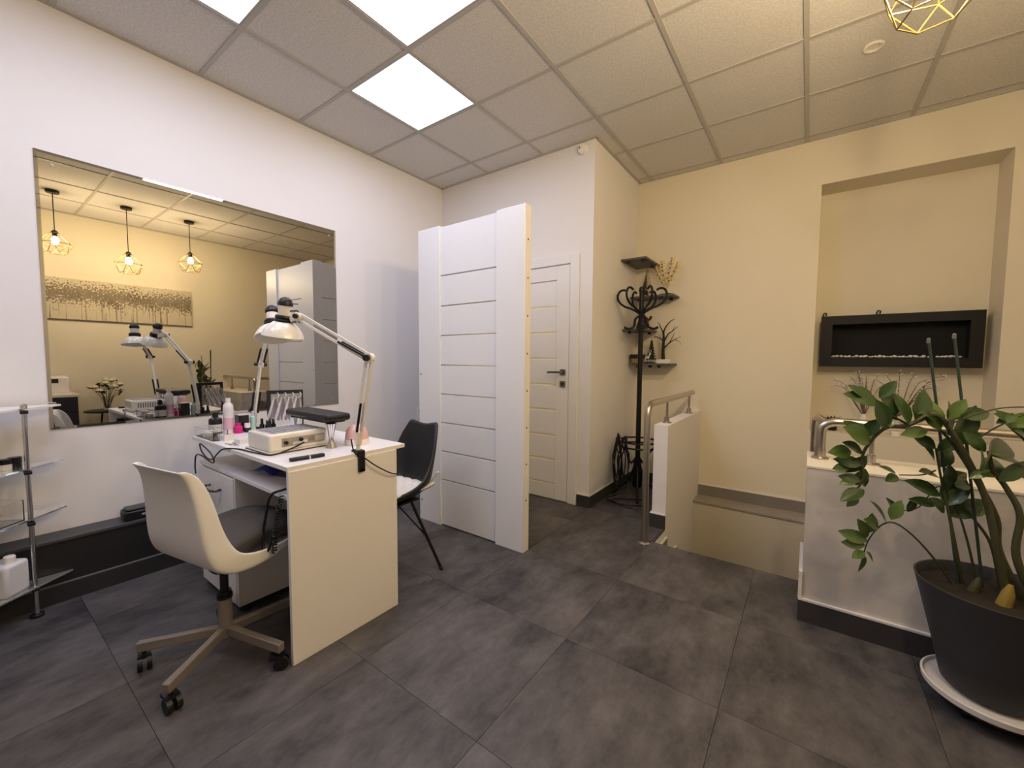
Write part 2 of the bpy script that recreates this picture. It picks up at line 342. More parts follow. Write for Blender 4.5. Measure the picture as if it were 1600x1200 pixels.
# ---- door in the back wall
d = thing('door_1', 'white interior door with horizontal boards and satin glass strips', 'door', (0, YB, 0), kind='structure')
DX0, DX1, DT = -2.42, -1.612, 1.995
B(DX0, DX0+.12, -.012, 0, .006, DT).build('stile', door_m, d, bev=.002); B(DX1-.122, DX1, -.012, 0, .006, DT).build('stile', door_m, d, bev=.002)
B(DX0+.12, DX1-.122, -.012, 0, 1.881, DT).build('rail', door_m, d, bev=.002); B(DX0+.12, DX1-.122, -.012, 0, .006, .135).build('rail', door_m, d, bev=.002)
zz = [.135, .349, .560, .781, 1.000, 1.222, 1.442, 1.660, 1.881]
satin_m = mat('lit_satin_glass', 'efe3bd', .15, noise=.01, coat=.5)  # cream tone puts the light reflected by the frosted glass into the colour
for a, b in zip(zz, zz[1:]):
    B(DX0+.12, DX1-.122, -.008, 0, a+.008, b-.008).build('board', door_m, d, bev=.0015)
for z in zz[1:-1]: B(DX0+.12, DX1-.122, -.005, 0, z-.008, z+.008).build('glass_strip', satin_m, d)
cs = MB().box(DX1+.004, -1.528, -.018, 0, 0, DT+.085).box(DX0-.09, DX0-.004, -.018, 0, 0, DT+.085).box(DX0-.004, DX1+.004, -.018, 0, DT+.008, DT+.085)
cs.build('casing', door_m, d, smooth=0, bev=.003)
hm = mat('satin_nickel', '8b8680', .3, 1., noise=0)
h_ = B(-1.688, -1.640, -.024, -.012, 1.085, 1.135).build('handle_plate', hm, d, bev=.002)
MB().cyl((-1.664,-.024,1.11), (-1.664,-.065,1.11), .010).bar((-1.652,-.06,1.11), (-1.79,-.06,1.108), .012, .018).build('lever', hm, h_, bev=.002)
l_ = B(-1.688, -1.640, -.024, -.012, .985, 1.035).build('lock_plate', hm, d, bev=.002)
MB().cyl((-1.664,-.024,1.01), (-1.664,-.030,1.01), .009).build('keyhole', black_m, l_)

# ---- small fittings of the shell
s = thing('smoke_detector', 'small round white detector near the ceiling at the wall corner', 'detector', (-1.516, YB, 2.882))
MB().lathe([(0,0),(.042,0),(.042,.012),(.034,.026),(.012,.032),(0,.032)], 24, mx=Matrix.Rotation(R(90),3,'X')).build('housing', whitepl_m, s)
MB().cyl((-.018,-.030,.008), (-.018,-.036,.008), .007).build('sensor', mat('grey_sensor','8c8884',.4), s)
s = thing('wall_socket', 'white double socket low on the wall left of the divider screen', 'socket', (XL, 2.718, .655))
B(0, .012, -.04, .04, -.075, .075).build('plate', whitepl_m, s, bev=.004)
MB().cyl((.012,0,.035), (.0135,0,.035), .022).build('outlet', mat('socket_grey','b9b4ae',.5), s); MB().cyl((.012,0,-.035), (.0135,0,-.035), .022).build('outlet', MATS['socket_grey'], s)
s = thing('ceiling_spotlight', 'small recessed silver spotlight in the ceiling, switched off', 'spotlight', (.22, 3.06, ZC))
MB().lathe([(.024,.004),(.046,.002),(.048,-.004),(.040,-.008),(.026,-.004),(.024,.004)], 28).build('ring', whitepl_m, s)
MB().lathe([(0,-.002),(.024,-.002),(.026,.004)], 24).build('lens', mat('pale_lens','efe6d2',.2), s)

# ================================================================== MIRROR
t = thing('wall_mirror', 'wide rectangular mirror on the white wall behind the desk', 'mirror', (XL, 0, 0))
my0, my1, mz0, mz1, bw = .284, 1.853, .843, 2.228, .013
B(.001, .004, my0, my1, mz0, mz1).build('backing', mat('mirror_edge','7e8480',.3), t)
fx = .0058
MB().add([(fx,my0+bw,mz0+bw),(fx,my1-bw,mz0+bw),(fx,my1-bw,mz1-bw),(fx,my0+bw,mz1-bw)], [(0,1,2,3)]).build('glass', mirror_m, t, smooth=0)
ex = .0045
MB().add([(ex,my0,mz0),(ex,my1,mz0),(ex,my1,mz1),(ex,my0,mz1),(fx,my0+bw,mz0+bw),(fx,my1-bw,mz0+bw),(fx,my1-bw,mz1-bw),(fx,my0+bw,mz1-bw)],
         [(0,1,5,4),(1,2,6,5),(2,3,7,6),(3,0,4,7)]).build('bevelled_edge', mirror_m, t, smooth=0)
for (y, z) in ((my0+.06, mz1-.06), (my1-.05, mz1-.05), (my0+.06, mz0+.06), (my1-.05, mz0+.05)):
    MB().cyl((fx-.001,y,z), (fx+.005,y,z), .007, n=14).build('screw_cap', chrome_m, t)

# ================================================================== DIVIDER SCREEN
t = thing('divider_screen', 'tall white slatted divider screen standing before the door', 'screen', (-1.88, 2.08, 0))
ox, oy = -1.88, 2.08
gz = [.340, .548, .756, .963, 1.170, 1.380, 1.588, 1.800]
def slat_panel(parent, name, x0, x1, y0, y1, zb=.008, zt=2.136):
    e = [zb]+gz+[zt]
    for k in range(len(e)-1):
        B(x0-ox, x1-ox, y0-oy, y1-oy, e[k]+(.004 if k else 0), e[k+1]-(.004 if k < len(e)-2 else 0)).build(name, white_m, parent, smooth=0, bev=.001)
B(-2.352-ox, -2.13-ox, 2.058-oy, 2.118-oy, 0, 2.145).build('left_stile', white_m, t, bev=.002)
st = B(-1.620-ox, -1.400-ox, 2.055-oy, 2.120-oy, 0, 2.145).build('right_stile', white_m, t, bev=.002)
slat_panel(t, 'board', -2.13, -1.62, 2.068, 2.106)
for k in range(8): MB().cyl((-1.4008-ox, 2.088-oy, .33+.23*k), (-1.3992-ox, 2.088-oy, .33+.23*k), .006, n=10).build('screw_hole', black_m, st)
for z in (.15, 1.10): MB().cyl((-2.33-ox, 2.0578-oy, z), (-2.33-ox, 2.0568-oy, z), .006, n=10).build('screw_hole', black_m, t)
B(-2.352-ox, -2.30-ox, 2.118-oy, 2.150-oy, 0, 2.145).build('side_stile', white_m, t, bev=.002)
B(-2.352-ox, -2.30-ox, 2.90-oy, 3.012-oy, 0, 2.145).build('side_stile', white_m, t, bev=.002)
slat_panel(t, 'side_board', -2.349, -2.308, 2.15, 2.90)

# ================================================================== HANDRAILS
def flange_post(parent, x, y, z0, z1):
    MB().lathe([(0,0),(.034,0),(.034,.006),(.018,.009),(.017,.045),(.009,.047),(.009,z1-z0)], 20, (x,y,z0)).build('post', steel_m, parent)
t = thing('stair_handrail', 'bent stainless steel handrail on the narrow white parapet', 'handrail', (-.835, 2.66, 0))
rail = [(0,0,.004),(0,0,.5),(0,0,.85),(0,.012,.895),(0,.045,.920),(0,.09,.925),(0,.6,.925),(0,1.27,.925)]
MB().tube(rail, .021, 16).build('rail_tube', steel_m, t); MB().lathe([(0,0),(.038,0),(.038,.005),(.023,.012),(.0215,.02)], 20).build('floor_flange', steel_m, t)
flange_post(t, 0, .46, .75, .905); flange_post(t, 0, 1.15, .75, .905)
t = thing('parapet_handrail', 'stainless steel handrail along the top of the grey parapet', 'handrail', (.065, 2.50, PZ))
rz_ = .185
MB().tube(smoothpath([(1.09,0,rz_),(.5,0,rz_),(.10,0,rz_),(.04,0,rz_-.004),(.012,0,rz_-.02),(0,0,rz_-.05),(0,0,.01)], 4), .021, 16).build('rail_tube', steel_m, t)
MB().tube([(.02,.0,rz_-.012),(.0,.07,rz_-.0),(-.012,.14,rz_),(-.018,.19,rz_-.01),(-.02,.215,rz_-.05),(-.02,.217,-.2),(-.02,.217,-PZ-.16)], .019, 16).build('end_tube', steel_m, t)
MB().lathe([(0,0),(.036,0),(.036,.006),(.024,.012),(.023,.05)], 20).build('floor_flange', steel_m, t)
for x in (.19, .80): flange_post(t, x, 0, 0, rz_-.02)

# ================================================================== LOW BLACK BOX ALONG THE MIRROR WALL
t = thing('pipe_boxing', 'low black boxing running along the foot of the mirror wall', 'boxing', (XL, 0, 0))
B(.001, .145, -1.2, 1.38, .0, .30).build('front_board', heater_m, t, bev=.002)
B(.001, .152, -1.2, 1.38, .30, .316).build('top_board', mat('dark_grey_top_board','434144',.45), t, bev=.002)
k_ = B(.145, .158, -1.2, 1.38, 0, .09).build('skirting', mat('charcoal_skirting','2c2b2c',.5), t); B(.145, .159, -1.2, 1.38, .09, .095).build('top_trim', mat('grey_trim','6d6a68',.5), k_)

# black punch-like device lying on the boxing
P = atZ(210, 800, .32)
t = thing('black_case', 'long glossy black appliance case lying on the boxing behind the white chair', 'case', (-3.02, .62, .317), R(0))
B(-.05, .05, -.10, .12, 0, .050).build('body', black_m, t, bev=.008); B(-.043, .043, -.09, .115, .050, .062).build('lid', mat('black_gloss','1d1d20',.2), t, bev=.005)
B(.05, .053, -.03, .03, .016, .028).build('clasp', chrome_m, t, bev=.001)
B(-.03, .03, -.103, -.10, .012, .035).build('vent', mat('dark_vent','2f2f31',.6), t)

# ================================================================== DESK
DZ0, DZ1 = .777, .796
t = thing('manicure_desk', 'white manicure desk with drawers and an open shelf', 'desk', (-2.12, 1.02, 0)); ox, oy = -2.12, 1.02
def DB(x0, x1, y0, y1, z0, z1, name, m, par, bev=.0015): return B(x0-ox, x1-ox, y0-oy, y1-oy, z0, z1).build(name, m, par, bev=bev)
DB(-2.645, -1.600, .740, 1.305, DZ0, DZ1, 'desktop', desk_m, t, .002)
DB(-1.612, -1.594, .742, 1.250, 0.0, DZ0, 'side_panel', desk_m, t)
DB(-2.58, -1.612, .752, 1.235, .655, .673, 'shelf_board', white_m, t)
DB(-2.58, -1.612, 1.235, 1.250, .40, DZ0, 'back_panel', white_m, t)
cab = MB().box(-2.58-ox, -2.564-ox, .765-oy, 1.235-oy, .035, .655).box(-2.146-ox, -2.13-ox, .752-oy, 1.235-oy, .035, .655).box(-2.564-ox, -2.146-ox, .765-oy, 1.235-oy, .035, .051).box(-2.564-ox, -2.146-ox, 1.22-oy, 1.235-oy, .051, .655)
cab.build('drawer_carcass', mat('white_carcass','d9d5d4',.45), t, smooth=0)
for x in (-2.56, -2.155):
    for y in (.80, 1.20): MB().cyl((x-ox,y-oy,.0), (x-ox,y-oy,.035), .018).build('foot', black_m, t)
dz = [.040, .245, .450, .652]
for a, b in zip(dz, dz[1:]):
    dr = DB(-2.58, -2.148, .748, .765, a, b-.005, 'drawer', white_m, t)
    zc = (a+b)/2+.02
    MB().tube(smoothpath([(-2.43-ox,.748-oy,zc),(-2.425-ox,.722-oy,zc-.002),(-2.36-ox,.715-oy,zc-.006),(-2.295-ox,.722-oy,zc-.002),(-2.29-ox,.748-oy,zc)], 5), .006, 8).build('handle', mat('dark_chrome','5d5a5a',.2,1.), dr)

# ================================================================== DESK LAMPS
def desk_lamp(label, base, elbow, head, axis, armend, clampdir, group):
    """clamped task lamp: world-space joints"""
    b0 = Vector(base); t = thing('desk_lamp', label, 'lamp', b0, group=group)
    e = Vector(elbow)-b0; hc = Vector(head)-b0; a = Vector(axis).normalized(); ae = Vector(armend)-b0
    cdx = clampdir
    # clamp on the desk edge
    cl = MB().box(-.028 if cdx > 0 else -.02, .02 if cdx > 0 else .028, -.017, .017, .0, .010).box(cdx*.012, cdx*.030, -.015, .015, -.085, .010).box(cdx*.030, -cdx*.012, -.013, .013, -.085, -.072)
    co = cl.build('clamp', black_m, t, bev=.002)
    MB().cyl((0,0,-.125), (0,0,-.045), .006).cyl((0,0,-.05), (0,0,-.045), .014).lathe([(0,-.13),(.012,-.128),(.015,-.12),(.012,-.113),(0,-.111)], 14).build('clamp_screw', blackmetal_m, co)
    # socket and lower joint
    lo = Vector((0, 0, .065)); dl = (e-lo).normalized()
    side = Vector((0,0,1)).cross(ae-e); side.z = 0; side = side.normalized() if side.length > 1e-4 else Vector((1,0,0))
    MB().cyl((0,0,.008), (0,0,.05), .010).bar((0,0,.035), lo+dl*.03, .026, .022).build('base_joint', lampw_m, t, bev=.002)
    perp = dl.cross(side).normalized()
    for s_ in (-1, 1): MB().bar(lo+perp*.013*s_, e+perp*.013*s_, .010, .010).build('lower_arm', lampw_m, t)
    for s_ in (-1, 1): MB().tube([lo+dl*.03+side*.016*s_, lo+dl*.165+side*.016*s_], .0055, 8).build('spring', blackmetal_m, t)
    # elbow bracket
    MB().cyl(e-side*.014, e+side*.014, .021, n=20).build('elbow_plate', lampw_m, t); MB().cyl(e+side*.014, e+side*.030, .014, n=12).cyl(e-side*.030, e-side*.014, .010, n=12).build('elbow_knob', black_m, t)
    du = (ae-e).normalized(); pu = du.cross(side).normalized()
    for s_ in (-1, 1): MB().bar(e+pu*.013*s_, ae+pu*.013*s_, .010, .010).build('upper_arm', lampw_m, t)
    for s_ in (-1, 1): MB().tube([e+du*.02+side*.015*s_, e+du*.15+side*.015*s_-pu*.004], .0055, 8).build('spring', blackmetal_m, t)
    # head
    mx = Vector((0,0,1)).rotation_difference(a).to_matrix()
    sh = MB().lathe([(.0,.066),(.030,.066),(.043,.060),(.061,.045),(.076,.022),(.084,.0),(.0815,.0),(.073,.021),(.058,.042),(.041,.057),(.028,.062),(0,.062)], 36, hc, mx).build('shade', lampw_m, t, smooth=60)
    MB().lathe([(0,.020),(.012,.022),(.020,.032),(.020,.045),(.012,.060),(0,.062)], 16, hc, mx).build('bulb', mat('unlit_bulb','e4e2e6',.25), sh)
    MB().lathe([(.028,.062),(.037,.064),(.038,.072),(.036,.074),(.036,.082),(.037,.084),(.034,.092),(.026,.093)], 28, hc, mx).build('collar', black_m, t)
    nk = MB().lathe([(.026,.092),(.027,.128),(.024,.130),(0,.130)], 24, hc, mx).build('neck', lampw_m, t)
    cp = MB().lathe([(0,.172),(.010,.171),(.022,.163),(.030,.148),(.031,.137),(.029,.134),(0,.134)], 24, hc, mx).build('cap', black_m, t)
    q = (ae-hc); q = q - a*q.dot(a); q = q.normalized() if q.length > 1e-5 else Vector((1,0,0))
    jn = hc+a*.078+q*.036
    MB().bar(jn, ae, .022, .026).cyl(ae-side*.014, ae+side*.014, .017).build('head_joint', lampw_m, t, bev=.002)
    MB().cyl(ae+side*.014, ae+side*.026, .010, n=12).bar(jn-q*.004, jn+q*.02, .018, .018).build('head_knob', black_m, t)
    MB().tube([hc+a*.148+q*.028, hc+a*.150+q*.062], .0025, 6).build('switch_rod', mat('lamp_rod','6f6a66',.3,.8), t)
    MB().tube(smoothpath([hc+a*.115+q*.026, hc+a*.118+q*.045, hc+a*.118+q*.066, ae+pu*-.02+du*-.008, ae+du*-.03-pu*.015]), .003, 6).build('flex', black_m, t)
    return t
desk_lamp('white task lamp clamped to the right edge of the desk, shade nearest the viewer', (-1.612, 1.055, DZ1+.001), (-1.500, 1.040, 1.217), (-1.879, .868, 1.309), (.028, .004, .165), (-1.800, .899, 1.394), 1, 'white task lamps on the desk')
desk_lamp('white task lamp at the mirror end of the desk, half hidden behind the other shade', (-2.632, 1.040, DZ1+.001), (-2.511, 1.033, 1.178), tuple(atX(428, 528, -2.105)), (-.055, .018, .155), (-2.235, .968, 1.385), -1, 'white task lamps on the desk')
# lamp cable dropping over the desk edge
cb = smoothpath([(-1.612,1.02,.86),(-1.602,1.03,.80),(-1.578,1.06,.775),(-1.570,1.12,.725),(-1.572,1.2,.675),(-1.59,1.262,.655),(-1.62,1.275,.64)], 5)
tag(MB().tube(cb, .003, 6).build('lamp_cable', black_m), 'thin black lamp cable looping down beside the desk side panel', 'cable')

# ================================================================== THINGS ON THE DESK
Z = DZ1
t = thing('dust_collector', 'white nail dust collector box with control knobs on the desk', 'dust collector', (-1.965, .915, Z))
B(-.122, .118, -.132, .145, .0, .004).build('base_mat', mat('dark_base_plate','4d473e',.6), t); 
bo = MB().prism([(-.112,-.125),(.108,-.125),(.108,.135),(-.112,.135)], .008, .086).build('body', lampw_m, t, bev=.010, seg=3)
B(-.118, .113, -.13, .14, .004, .009).build('base_rim', lampw_m, t, bev=.001)
B(-.085, .085, -.10, .11, .0855, .0885).build('intake_frame', mat('pale_grey_grille','a8a4a6',.5), bo, bev=.001)
for k in range(9): B(-.08, .08, -.092+.0235*k, -.084+.0235*k, .0885, .0905).build('grille_bar', mat('grey_grille_bar','8b878a',.5), bo)
pn = B(.108, .1095, -.075, .12, .026, .064).build('control_panel', mat('silver_label','a9a296',.4,.3,noise=.2,nscale=80), bo)
for y in (-.058, .008): MB().cyl((.1095,y,.05 if y > 0 else .044), (.119,y,.05 if y > 0 else .044), .008, n=16).build('knob', black_m, bo)
B(.1095, .1105, .045, .07, .036, .056).build('label', mat('label_taupe','8a8174',.5), pn); B(.1095, .1105, .076, .115, .034, .058).build('label', mat('label_pale','c5beb2',.5), pn)
MB().bar((.112,-.03,.036), (.112,.035,.040), .006, .010).build('plug', mat('plug_white','dcd6cc',.4), bo)
for k in range(14): B(-.1125, -.1115, -.09+.014*k, -.083+.014*k, .03, .066).build('vent_slot', mat('vent_dark','6d696b',.6), bo)
# collector power cable trailing off the near edge
cc = smoothpath([(-1.84,.93,.832),(-1.825,.86,.815),(-1.835,.79,Z+.005),(-1.95,.765,Z+.004),(-2.08,.752,Z+.004),(-2.18,.728,.79),(-2.24,.722,.760),(-2.32,.728,.722),(-2.42,.735,.712),(-2.50,.737,.738),(-2.52,.738,.770),(-2.46,.736,.765),(-2.36,.734,.742),(-2.30,.727,.715),(-2.36,.735,.698),(-2.50,.737,.712),(-2.58,.737,.70),(-2.605,.738,.64),(-2.598,.738,.60)], 6)
tag(MB().tube(cc, .0035, 6).build('power_cable', black_m), 'black power cable of the dust collector looping over the desk edge', 'cable')

t = thing('hand_rest', 'black padded hand rest on flared chrome legs', 'hand rest', (-1.975, 1.065, Z), R(-1))
B(-.205, .205, -.062, .062, .122, .158).build('cushion', leather_m, t, bev=.014, seg=3)
B(-.18, .18, -.045, .045, .114, .122).build('support_plate', blackmetal_m, t, bev=.002)
for x in (-.16, .185):
    MB().lathe([(0,0),(.026,0),(.026,.006),(.012,.030),(.010,.045),(.016,.080),(.024,.114),(0,.114)], 20, (x, -.03, 0)).build('leg', chrome_m, t)
t = thing('nail_lamp', 'small pink dome nail-drying lamp behind the hand rest leg', 'nail lamp', (-1.775, 1.155, Z))
MB().lathe([(0,.098),(.018,.096),(.036,.086),(.049,.066),(.054,.040),(.055,.028),(0,.028)], 28).build('dome', mat('blush_pink_plastic','e5b3ad',.25,coat=.4), t)
MB().lathe([(0,.028),(.0555,.028),(.057,.015),(.056,.0),(0,0)], 28).build('base_ring', whitepl_m, t)
t = thing('file_handpiece', 'slim black electric nail file lying on the near corner of the desk', 'nail file', (-1.668, .855, Z), R(82))
B(-.068, .068, -.012, .012, .0005, .014).build('body', black_m, t, bev=.004); B(.004, .010, -.0125, .0125, .0003, .0146).build('band', chrome_m, t, bev=.001)
# nail tip display stand
t = thing('nail_swatch_stand', 'black board stand hung with clear nail tip swatches', 'display stand', (-2.50, 1.16, Z), R(70))
bb_ = mat('black_board','14191a',.5)
MB().box(-.096,-.076,-.012,.012,.006,.228).box(-.076,.092,-.012,.012,.208,.228).box(.086,.092,-.012,.012,.006,.208).build('frame', bb_, t, smooth=0)
B(-.096, .096, -.03, .03, 0, .006).build('foot', bb_, t)
tip_m = mat('clear_nail_tip', 'f4f2f2', .12, trans=.55, ior=1.2, noise=0); tipd_m = mat('smoky_nail_tip', '8d8590', .3, trans=.35, noise=.25, nscale=50)
stk = MB().grid([[(-.0035,0,0),(0,-.002,0),(.0035,0,0)],[(-.006,0,-.05),(0,-.004,-.05),(.006,0,-.05)],[(-.0075,0,-.11),(0,-.005,-.11),(.0075,0,-.11)],[(-.004,0,-.135),(0,-.003,-.138),(.004,0,-.135)]])
tm = [stk.mesh('nail_tip', tip_m, 180), stk.mesh('nail_tip', tipd_m, 180)]
for k in range(4):
    x = -.052+.039*k
    MB().tube([(x+.016*math.cos(a_), -.004-.012*math.cos(a_), .200+.018*math.sin(a_)) for a_ in [2*math.pi*i_/16 for i_ in range(16)]], .002, 6, closed=True).build('ring', whitepl_m, t)
    for q in range(6): share(tm[1 if 1 <= q <= 3 else 0], 'nail_tip', t, (x-.008+.0035*q, -.016+.006*q, .186), (R(-10+5*q), R(16-6.4*q), 0))
# bottles along the mirror end
def pump_bottle(label, x, y, r, h, m, capm, labm=None, pump=True, sh=.75):
    t = thing('pump_bottle' if pump else 'bottle', label, 'bottle', (x, y, Z), group='bottles on the desk')
    MB().lathe([(0,0),(r*.96,0),(r,.004),(r,h*sh*.8),(r*.92,h*sh*.92),(r*.45,h*sh),(r*.42,h*sh+.006),(0,h*sh+.006)], 24).build('body', m, t)
    if pump:
        MB().lathe([(0,h*sh+.006),(r*.45,h*sh+.006),(r*.45,h*sh+.022),(r*.2,h*sh+.024),(r*.2,h*.94),(0,h*.94)], 16).build('collar', capm, t)
        MB().box(-r*.35, r*1.0, -r*.28, r*.28, h*.93, h).build('pump_head', capm, t, bev=.002)
    else: MB().lathe([(0,h*sh),(r*.5,h*sh),(r*.48,h),(0,h)], 16).build('cap', capm, t)
    if labm: MB().lathe([(r*1.01,h*.12),(r*1.01,h*.45)], 24).build('label', labm, t)
    return t
wb = mat('white_bottle','e9e4e6',.3); pk = mat('pink_label','dfb4c9',.4); dk = mat('dark_bottle','1f1d20',.25); mag = mat('magenta_pot','d3237e',.35); lab = mat('pale_label','cfcac6',.5)
pump_bottle('round black pump bottle with a pale label beside the white one', -2.600, .835, .031, .125, dk, dk, lab)
pump_bottle('tall white bottle with a pink band among the bottles', -2.578, .890, .025, .195, wb, whitepl_m, pk, pump=False, sh=.88)
t = thing('cosmetic_pot', 'small magenta pot at the foot of the tall white bottle', 'pot', (-2.545, .925, Z), group='bottles on the desk')
MB().lathe([(0,0),(.020,0),(.020,.036),(.012,.042),(0,.042)], 20).build('jar', mag, t); MB().lathe([(0,.042),(.012,.042),(.012,.056),(0,.056)], 16).build('lid', mag, t)
t = thing('cosmetic_pot', 'small white pot with black base next to the magenta pot', 'pot', (-2.540, .968, Z), group='bottles on the desk')
MB().lathe([(0,0),(.016,0),(.016,.026),(0,.026)], 18).build('jar', dk, t); MB().lathe([(0,.026),(.015,.026),(.015,.050),(0,.050)], 18).build('lid', wb, t)
t = thing('box_bottle', 'square black bottle behind the magenta pot', 'bottle', (-2.600, .965, Z), group='bottles on the desk')
B(-.036, .026, -.026, .026, 0, .092).build('body', dk, t, bev=.003); B(-.034, .024, -.024, .024, .092, .097).build('lid', lab, t)
pump_bottle('small teal and white pump bottle beside the square black bottle', -2.600, 1.020, .015, .110, mat('teal_bottle','b9d6d2',.2), wb, None)
for i, (x, y, h) in enumerate(((-2.585, 1.062, .062), (-2.575, 1.088, .052), (-2.568, 1.118, .056))):
    t = thing('polish_bottle', ['tall black nail polish bottle, left of the row of three', 'short black nail polish bottle, middle of the row of three', 'black nail polish bottle, right of the row of three by the lamp foot'][i], 'nail polish', (x, y, Z), group='bottles on the desk')
    MB().lathe([(0,0),(.012,0),(.013,.003),(.013,h*.45),(.006,h*.5),(0,h*.5)], 16).build('flask', dk, t); MB().lathe([(0,h*.5),(.008,h*.5),(.007,h),(0,h)], 14).build('brush_cap', dk, t)
# acrylic tray with white odds and ends
t = thing('acrylic_tray', 'clear acrylic tray at the left end of the desk', 'tray', (-2.50, .83, Z))
tx0, tx1, ty0, ty1, th = -.135, .12, -.078, -.012, .05
MB().box(tx0,tx1,ty0,ty1,0,.004).build('bottom', acryl_m, t)
MB().box(tx0,tx1,ty0,ty0+.003,.004,th).build('side', acryl_m, t); MB().box(tx0,tx1,ty1-.003,ty1,.004,th).build('side', acryl_m, t)
MB().box(tx0,tx0+.003,ty0+.003,ty1-.003,.004,th).build('side', acryl_m, t); MB().box(tx1-.003,tx1,ty0+.003,ty1-.003,.004,th).build('side', acryl_m, t)
t = thing('cotton_dish', 'white dish of cotton pads in the clear tray', 'dish', (-2.55, .785, Z+.0045))
MB().lathe([(0,0),(.022,0),(.029,.018),(.027,.018),(.020,.003),(0,.003)], 20).build('dish', whitepl_m, t)
for k in range(4): MB().lathe([(0,.004+.006*k),(.020,.004+.006*k),(.021,.007+.006*k),(.020,.0095+.006*k),(0,.0095+.006*k)], 16, (.002*(-1)**k,.001*k,0)).build('cotton_pad', tuft_m, t)
t = thing('wipe_box', 'small white open box of wipes in front of the tray', 'box', (-2.37, .805, Z), R(8))
MB().box(-.03,.03,-.022,-.019,0,.032).box(-.03,.03,.019,.022,0,.032).box(-.03,-.027,-.019,.019,0,.032).box(.027,.03,-.019,.019,0,.032).box(-.027,.027,-.019,.019,0,.003).build('box', whitepl_m, t, smooth=0)
B(-.025,.025,-.017,.017,.003,.026).build('wipes', tuft_m, t, bev=.003); B(.0, .022, -.0228, -.022, .008, .024).build('label', lab, t)
t = thing('wipe_box', 'low white card box between the wipes and the dust collector', 'box', (-2.245, .83, Z), R(4))
B(-.03,.03,-.025,.025,0,.020).build('box', whitepl_m, t, bev=.002); B(-.024,.024,-.02,.02,.020,.022).build('lid', tuft_m, t, bev=.001)
for i, (x, y, a) in enumerate(((-2.225, .772, 6), (-2.215, .790, -4))):
    t = thing('cuticle_tool', ['thin steel nail tool nearest the desk edge', 'thin steel nail tool beside the low white box'][i], 'nail tool', (x, y, Z), R(a), group='steel tools on the desk')
    MB().tube([(-.05,0,.003),(.0,0,.003),(.045,0,.0025),(.052,0,.002)], [.0022,.0028,.002,.0006], 8).build('shaft', chrome_m, t); MB().tube([(-.015,0,.003),(.015,0,.003)], .0031, 8).build('grip', steel_m, t)
# crumpled tissue behind the collector
t = thing('paper_towel', 'crumpled white paper towel behind the dust collector', 'paper towel', (-2.27, 1.10, Z))
rows = []
for i in range(9):
    rows.append([Vector((-.11+.0275*i, -.055+.018*j, .012+.045*math.exp(-((i-4)**2+(j-3)**2)/9)+random.uniform(0,.014))) for j in range(7)])
MB().grid(rows).build('sheet', tuft_m, t, solid=.0015, smooth=40)
# under-shelf clutter
t = thing('blue_pouch', 'crumpled blue plastic pouch on the desk shelf', 'pouch', (-2.02, .86, .6735), R(15))
rows = [[Vector((-.075+.02*i, -.045+.02*j, .004+random.uniform(0,.012)+.028*max(0, 1-((i-3.5)/3.8)**2)*max(0, 1-((j-2)/2.6)**2))) for j in range(6)] for i in range(8)]
MB().grid(rows).build('pouch', mat('royal_blue_plastic','2a2a8e',.35), t, solid=.002, smooth=60)
B(.06, .13, -.02, .02, 0, .016).build('flap', mat('dark_navy','16162e',.4), t, bev=.003)
t = thing('pedal_cable', 'black coiled pedal cable hanging from the desk shelf onto the chair seat', 'cable', (-1.66, .76, .675))
MB().tube(smoothpath([(.03,.10,.012),(.0,.06,.02),(-.02,.0,.012),(-.05,-.035,-.01),(-.075,-.045,-.10),(-.085,-.05,-.16),(-.075,-.055,-.22),(-.05,-.06,-.235),(-.03,-.05,-.20),(-.045,-.045,-.165)], 6), .0055, 8).build('cord', black_m, t)
co = []
for i in range(110):
    u = i/109; a = i*1.15; c0 = Vector((.01-.03*u, -.02-.02*math.sin(u*2), .0-.23*u)); co.append(c0+Vector((math.cos(a)*.008, math.sin(a)*.008, 0)))
MB().tube(co, .003, 5).build('coil', black_m, t)
B(-.012, .035, .02, .075, .0, .035).build('plug_block', black_m, t, bev=.004)

# ================================================================== CHAIRS
def shell_rows(prof, hw, nrm, lift, nv=13, flat=.62, wing=False):
    rows = []
    for (p, w_, n_, lf) in zip(prof, hw, nrm, lift):
        row = []
        for j in range(nv):
            v = -1+2*j/(nv-1)
            if wing:
                vv = [-1,-.95,-.88,-.85,-.81,-.5,0,.5,.81,.85,.88,.95,1][j]; a = max(0,(abs(vv)-.84)/.16); xw = math.copysign(min(1, abs(vv)*1.12 if abs(vv) < .86 else .97+.03*a), vv)
                row.append(Vector((xw*w_, p[0]+n_[0]*(lf*a-.004), p[1]+n_[1]*(lf*a-.004)))); continue
            a = max(0, (abs(v)-flat)/(1-flat)); xw = math.copysign(min(abs(v), flat)+(abs(v)-flat)*(1-.35*a) if abs(v) > flat else abs(v), v)
            row.append(Vector((xw*w_, p[0]+n_[0]*lf*a**1.4, p[1]+n_[1]*lf*a**1.4)))
        rows.append(row)
    return rows
def dens(lst, n):
    out = []
    for i in range(n):
        u = i/(n-1)*(len(lst)-1); k = min(int(u), len(lst)-2); f = u-k; a, b = lst[k], lst[k+1]
        out.append(tuple(x+(y-x)*f for x, y in zip(a, b)) if isinstance(a, tuple) else a+(b-a)*f)
    return out
t = thing('swivel_chair', 'white plastic shell swivel chair with grey cushion, back to the viewer', 'chair', (-1.895, .618, 0), R(11))
prof = [(-.215,.825),(-.19,.80),(-.178,.74),(-.168,.66),(-.163,.58),(-.155,.505),(-.130,.445),(-.07,.415),(.03,.41),(.12,.43),(.19,.452),(.235,.45)]
hw = [.153,.160,.172,.184,.194,.204,.210,.212,.210,.205,.194,.170]
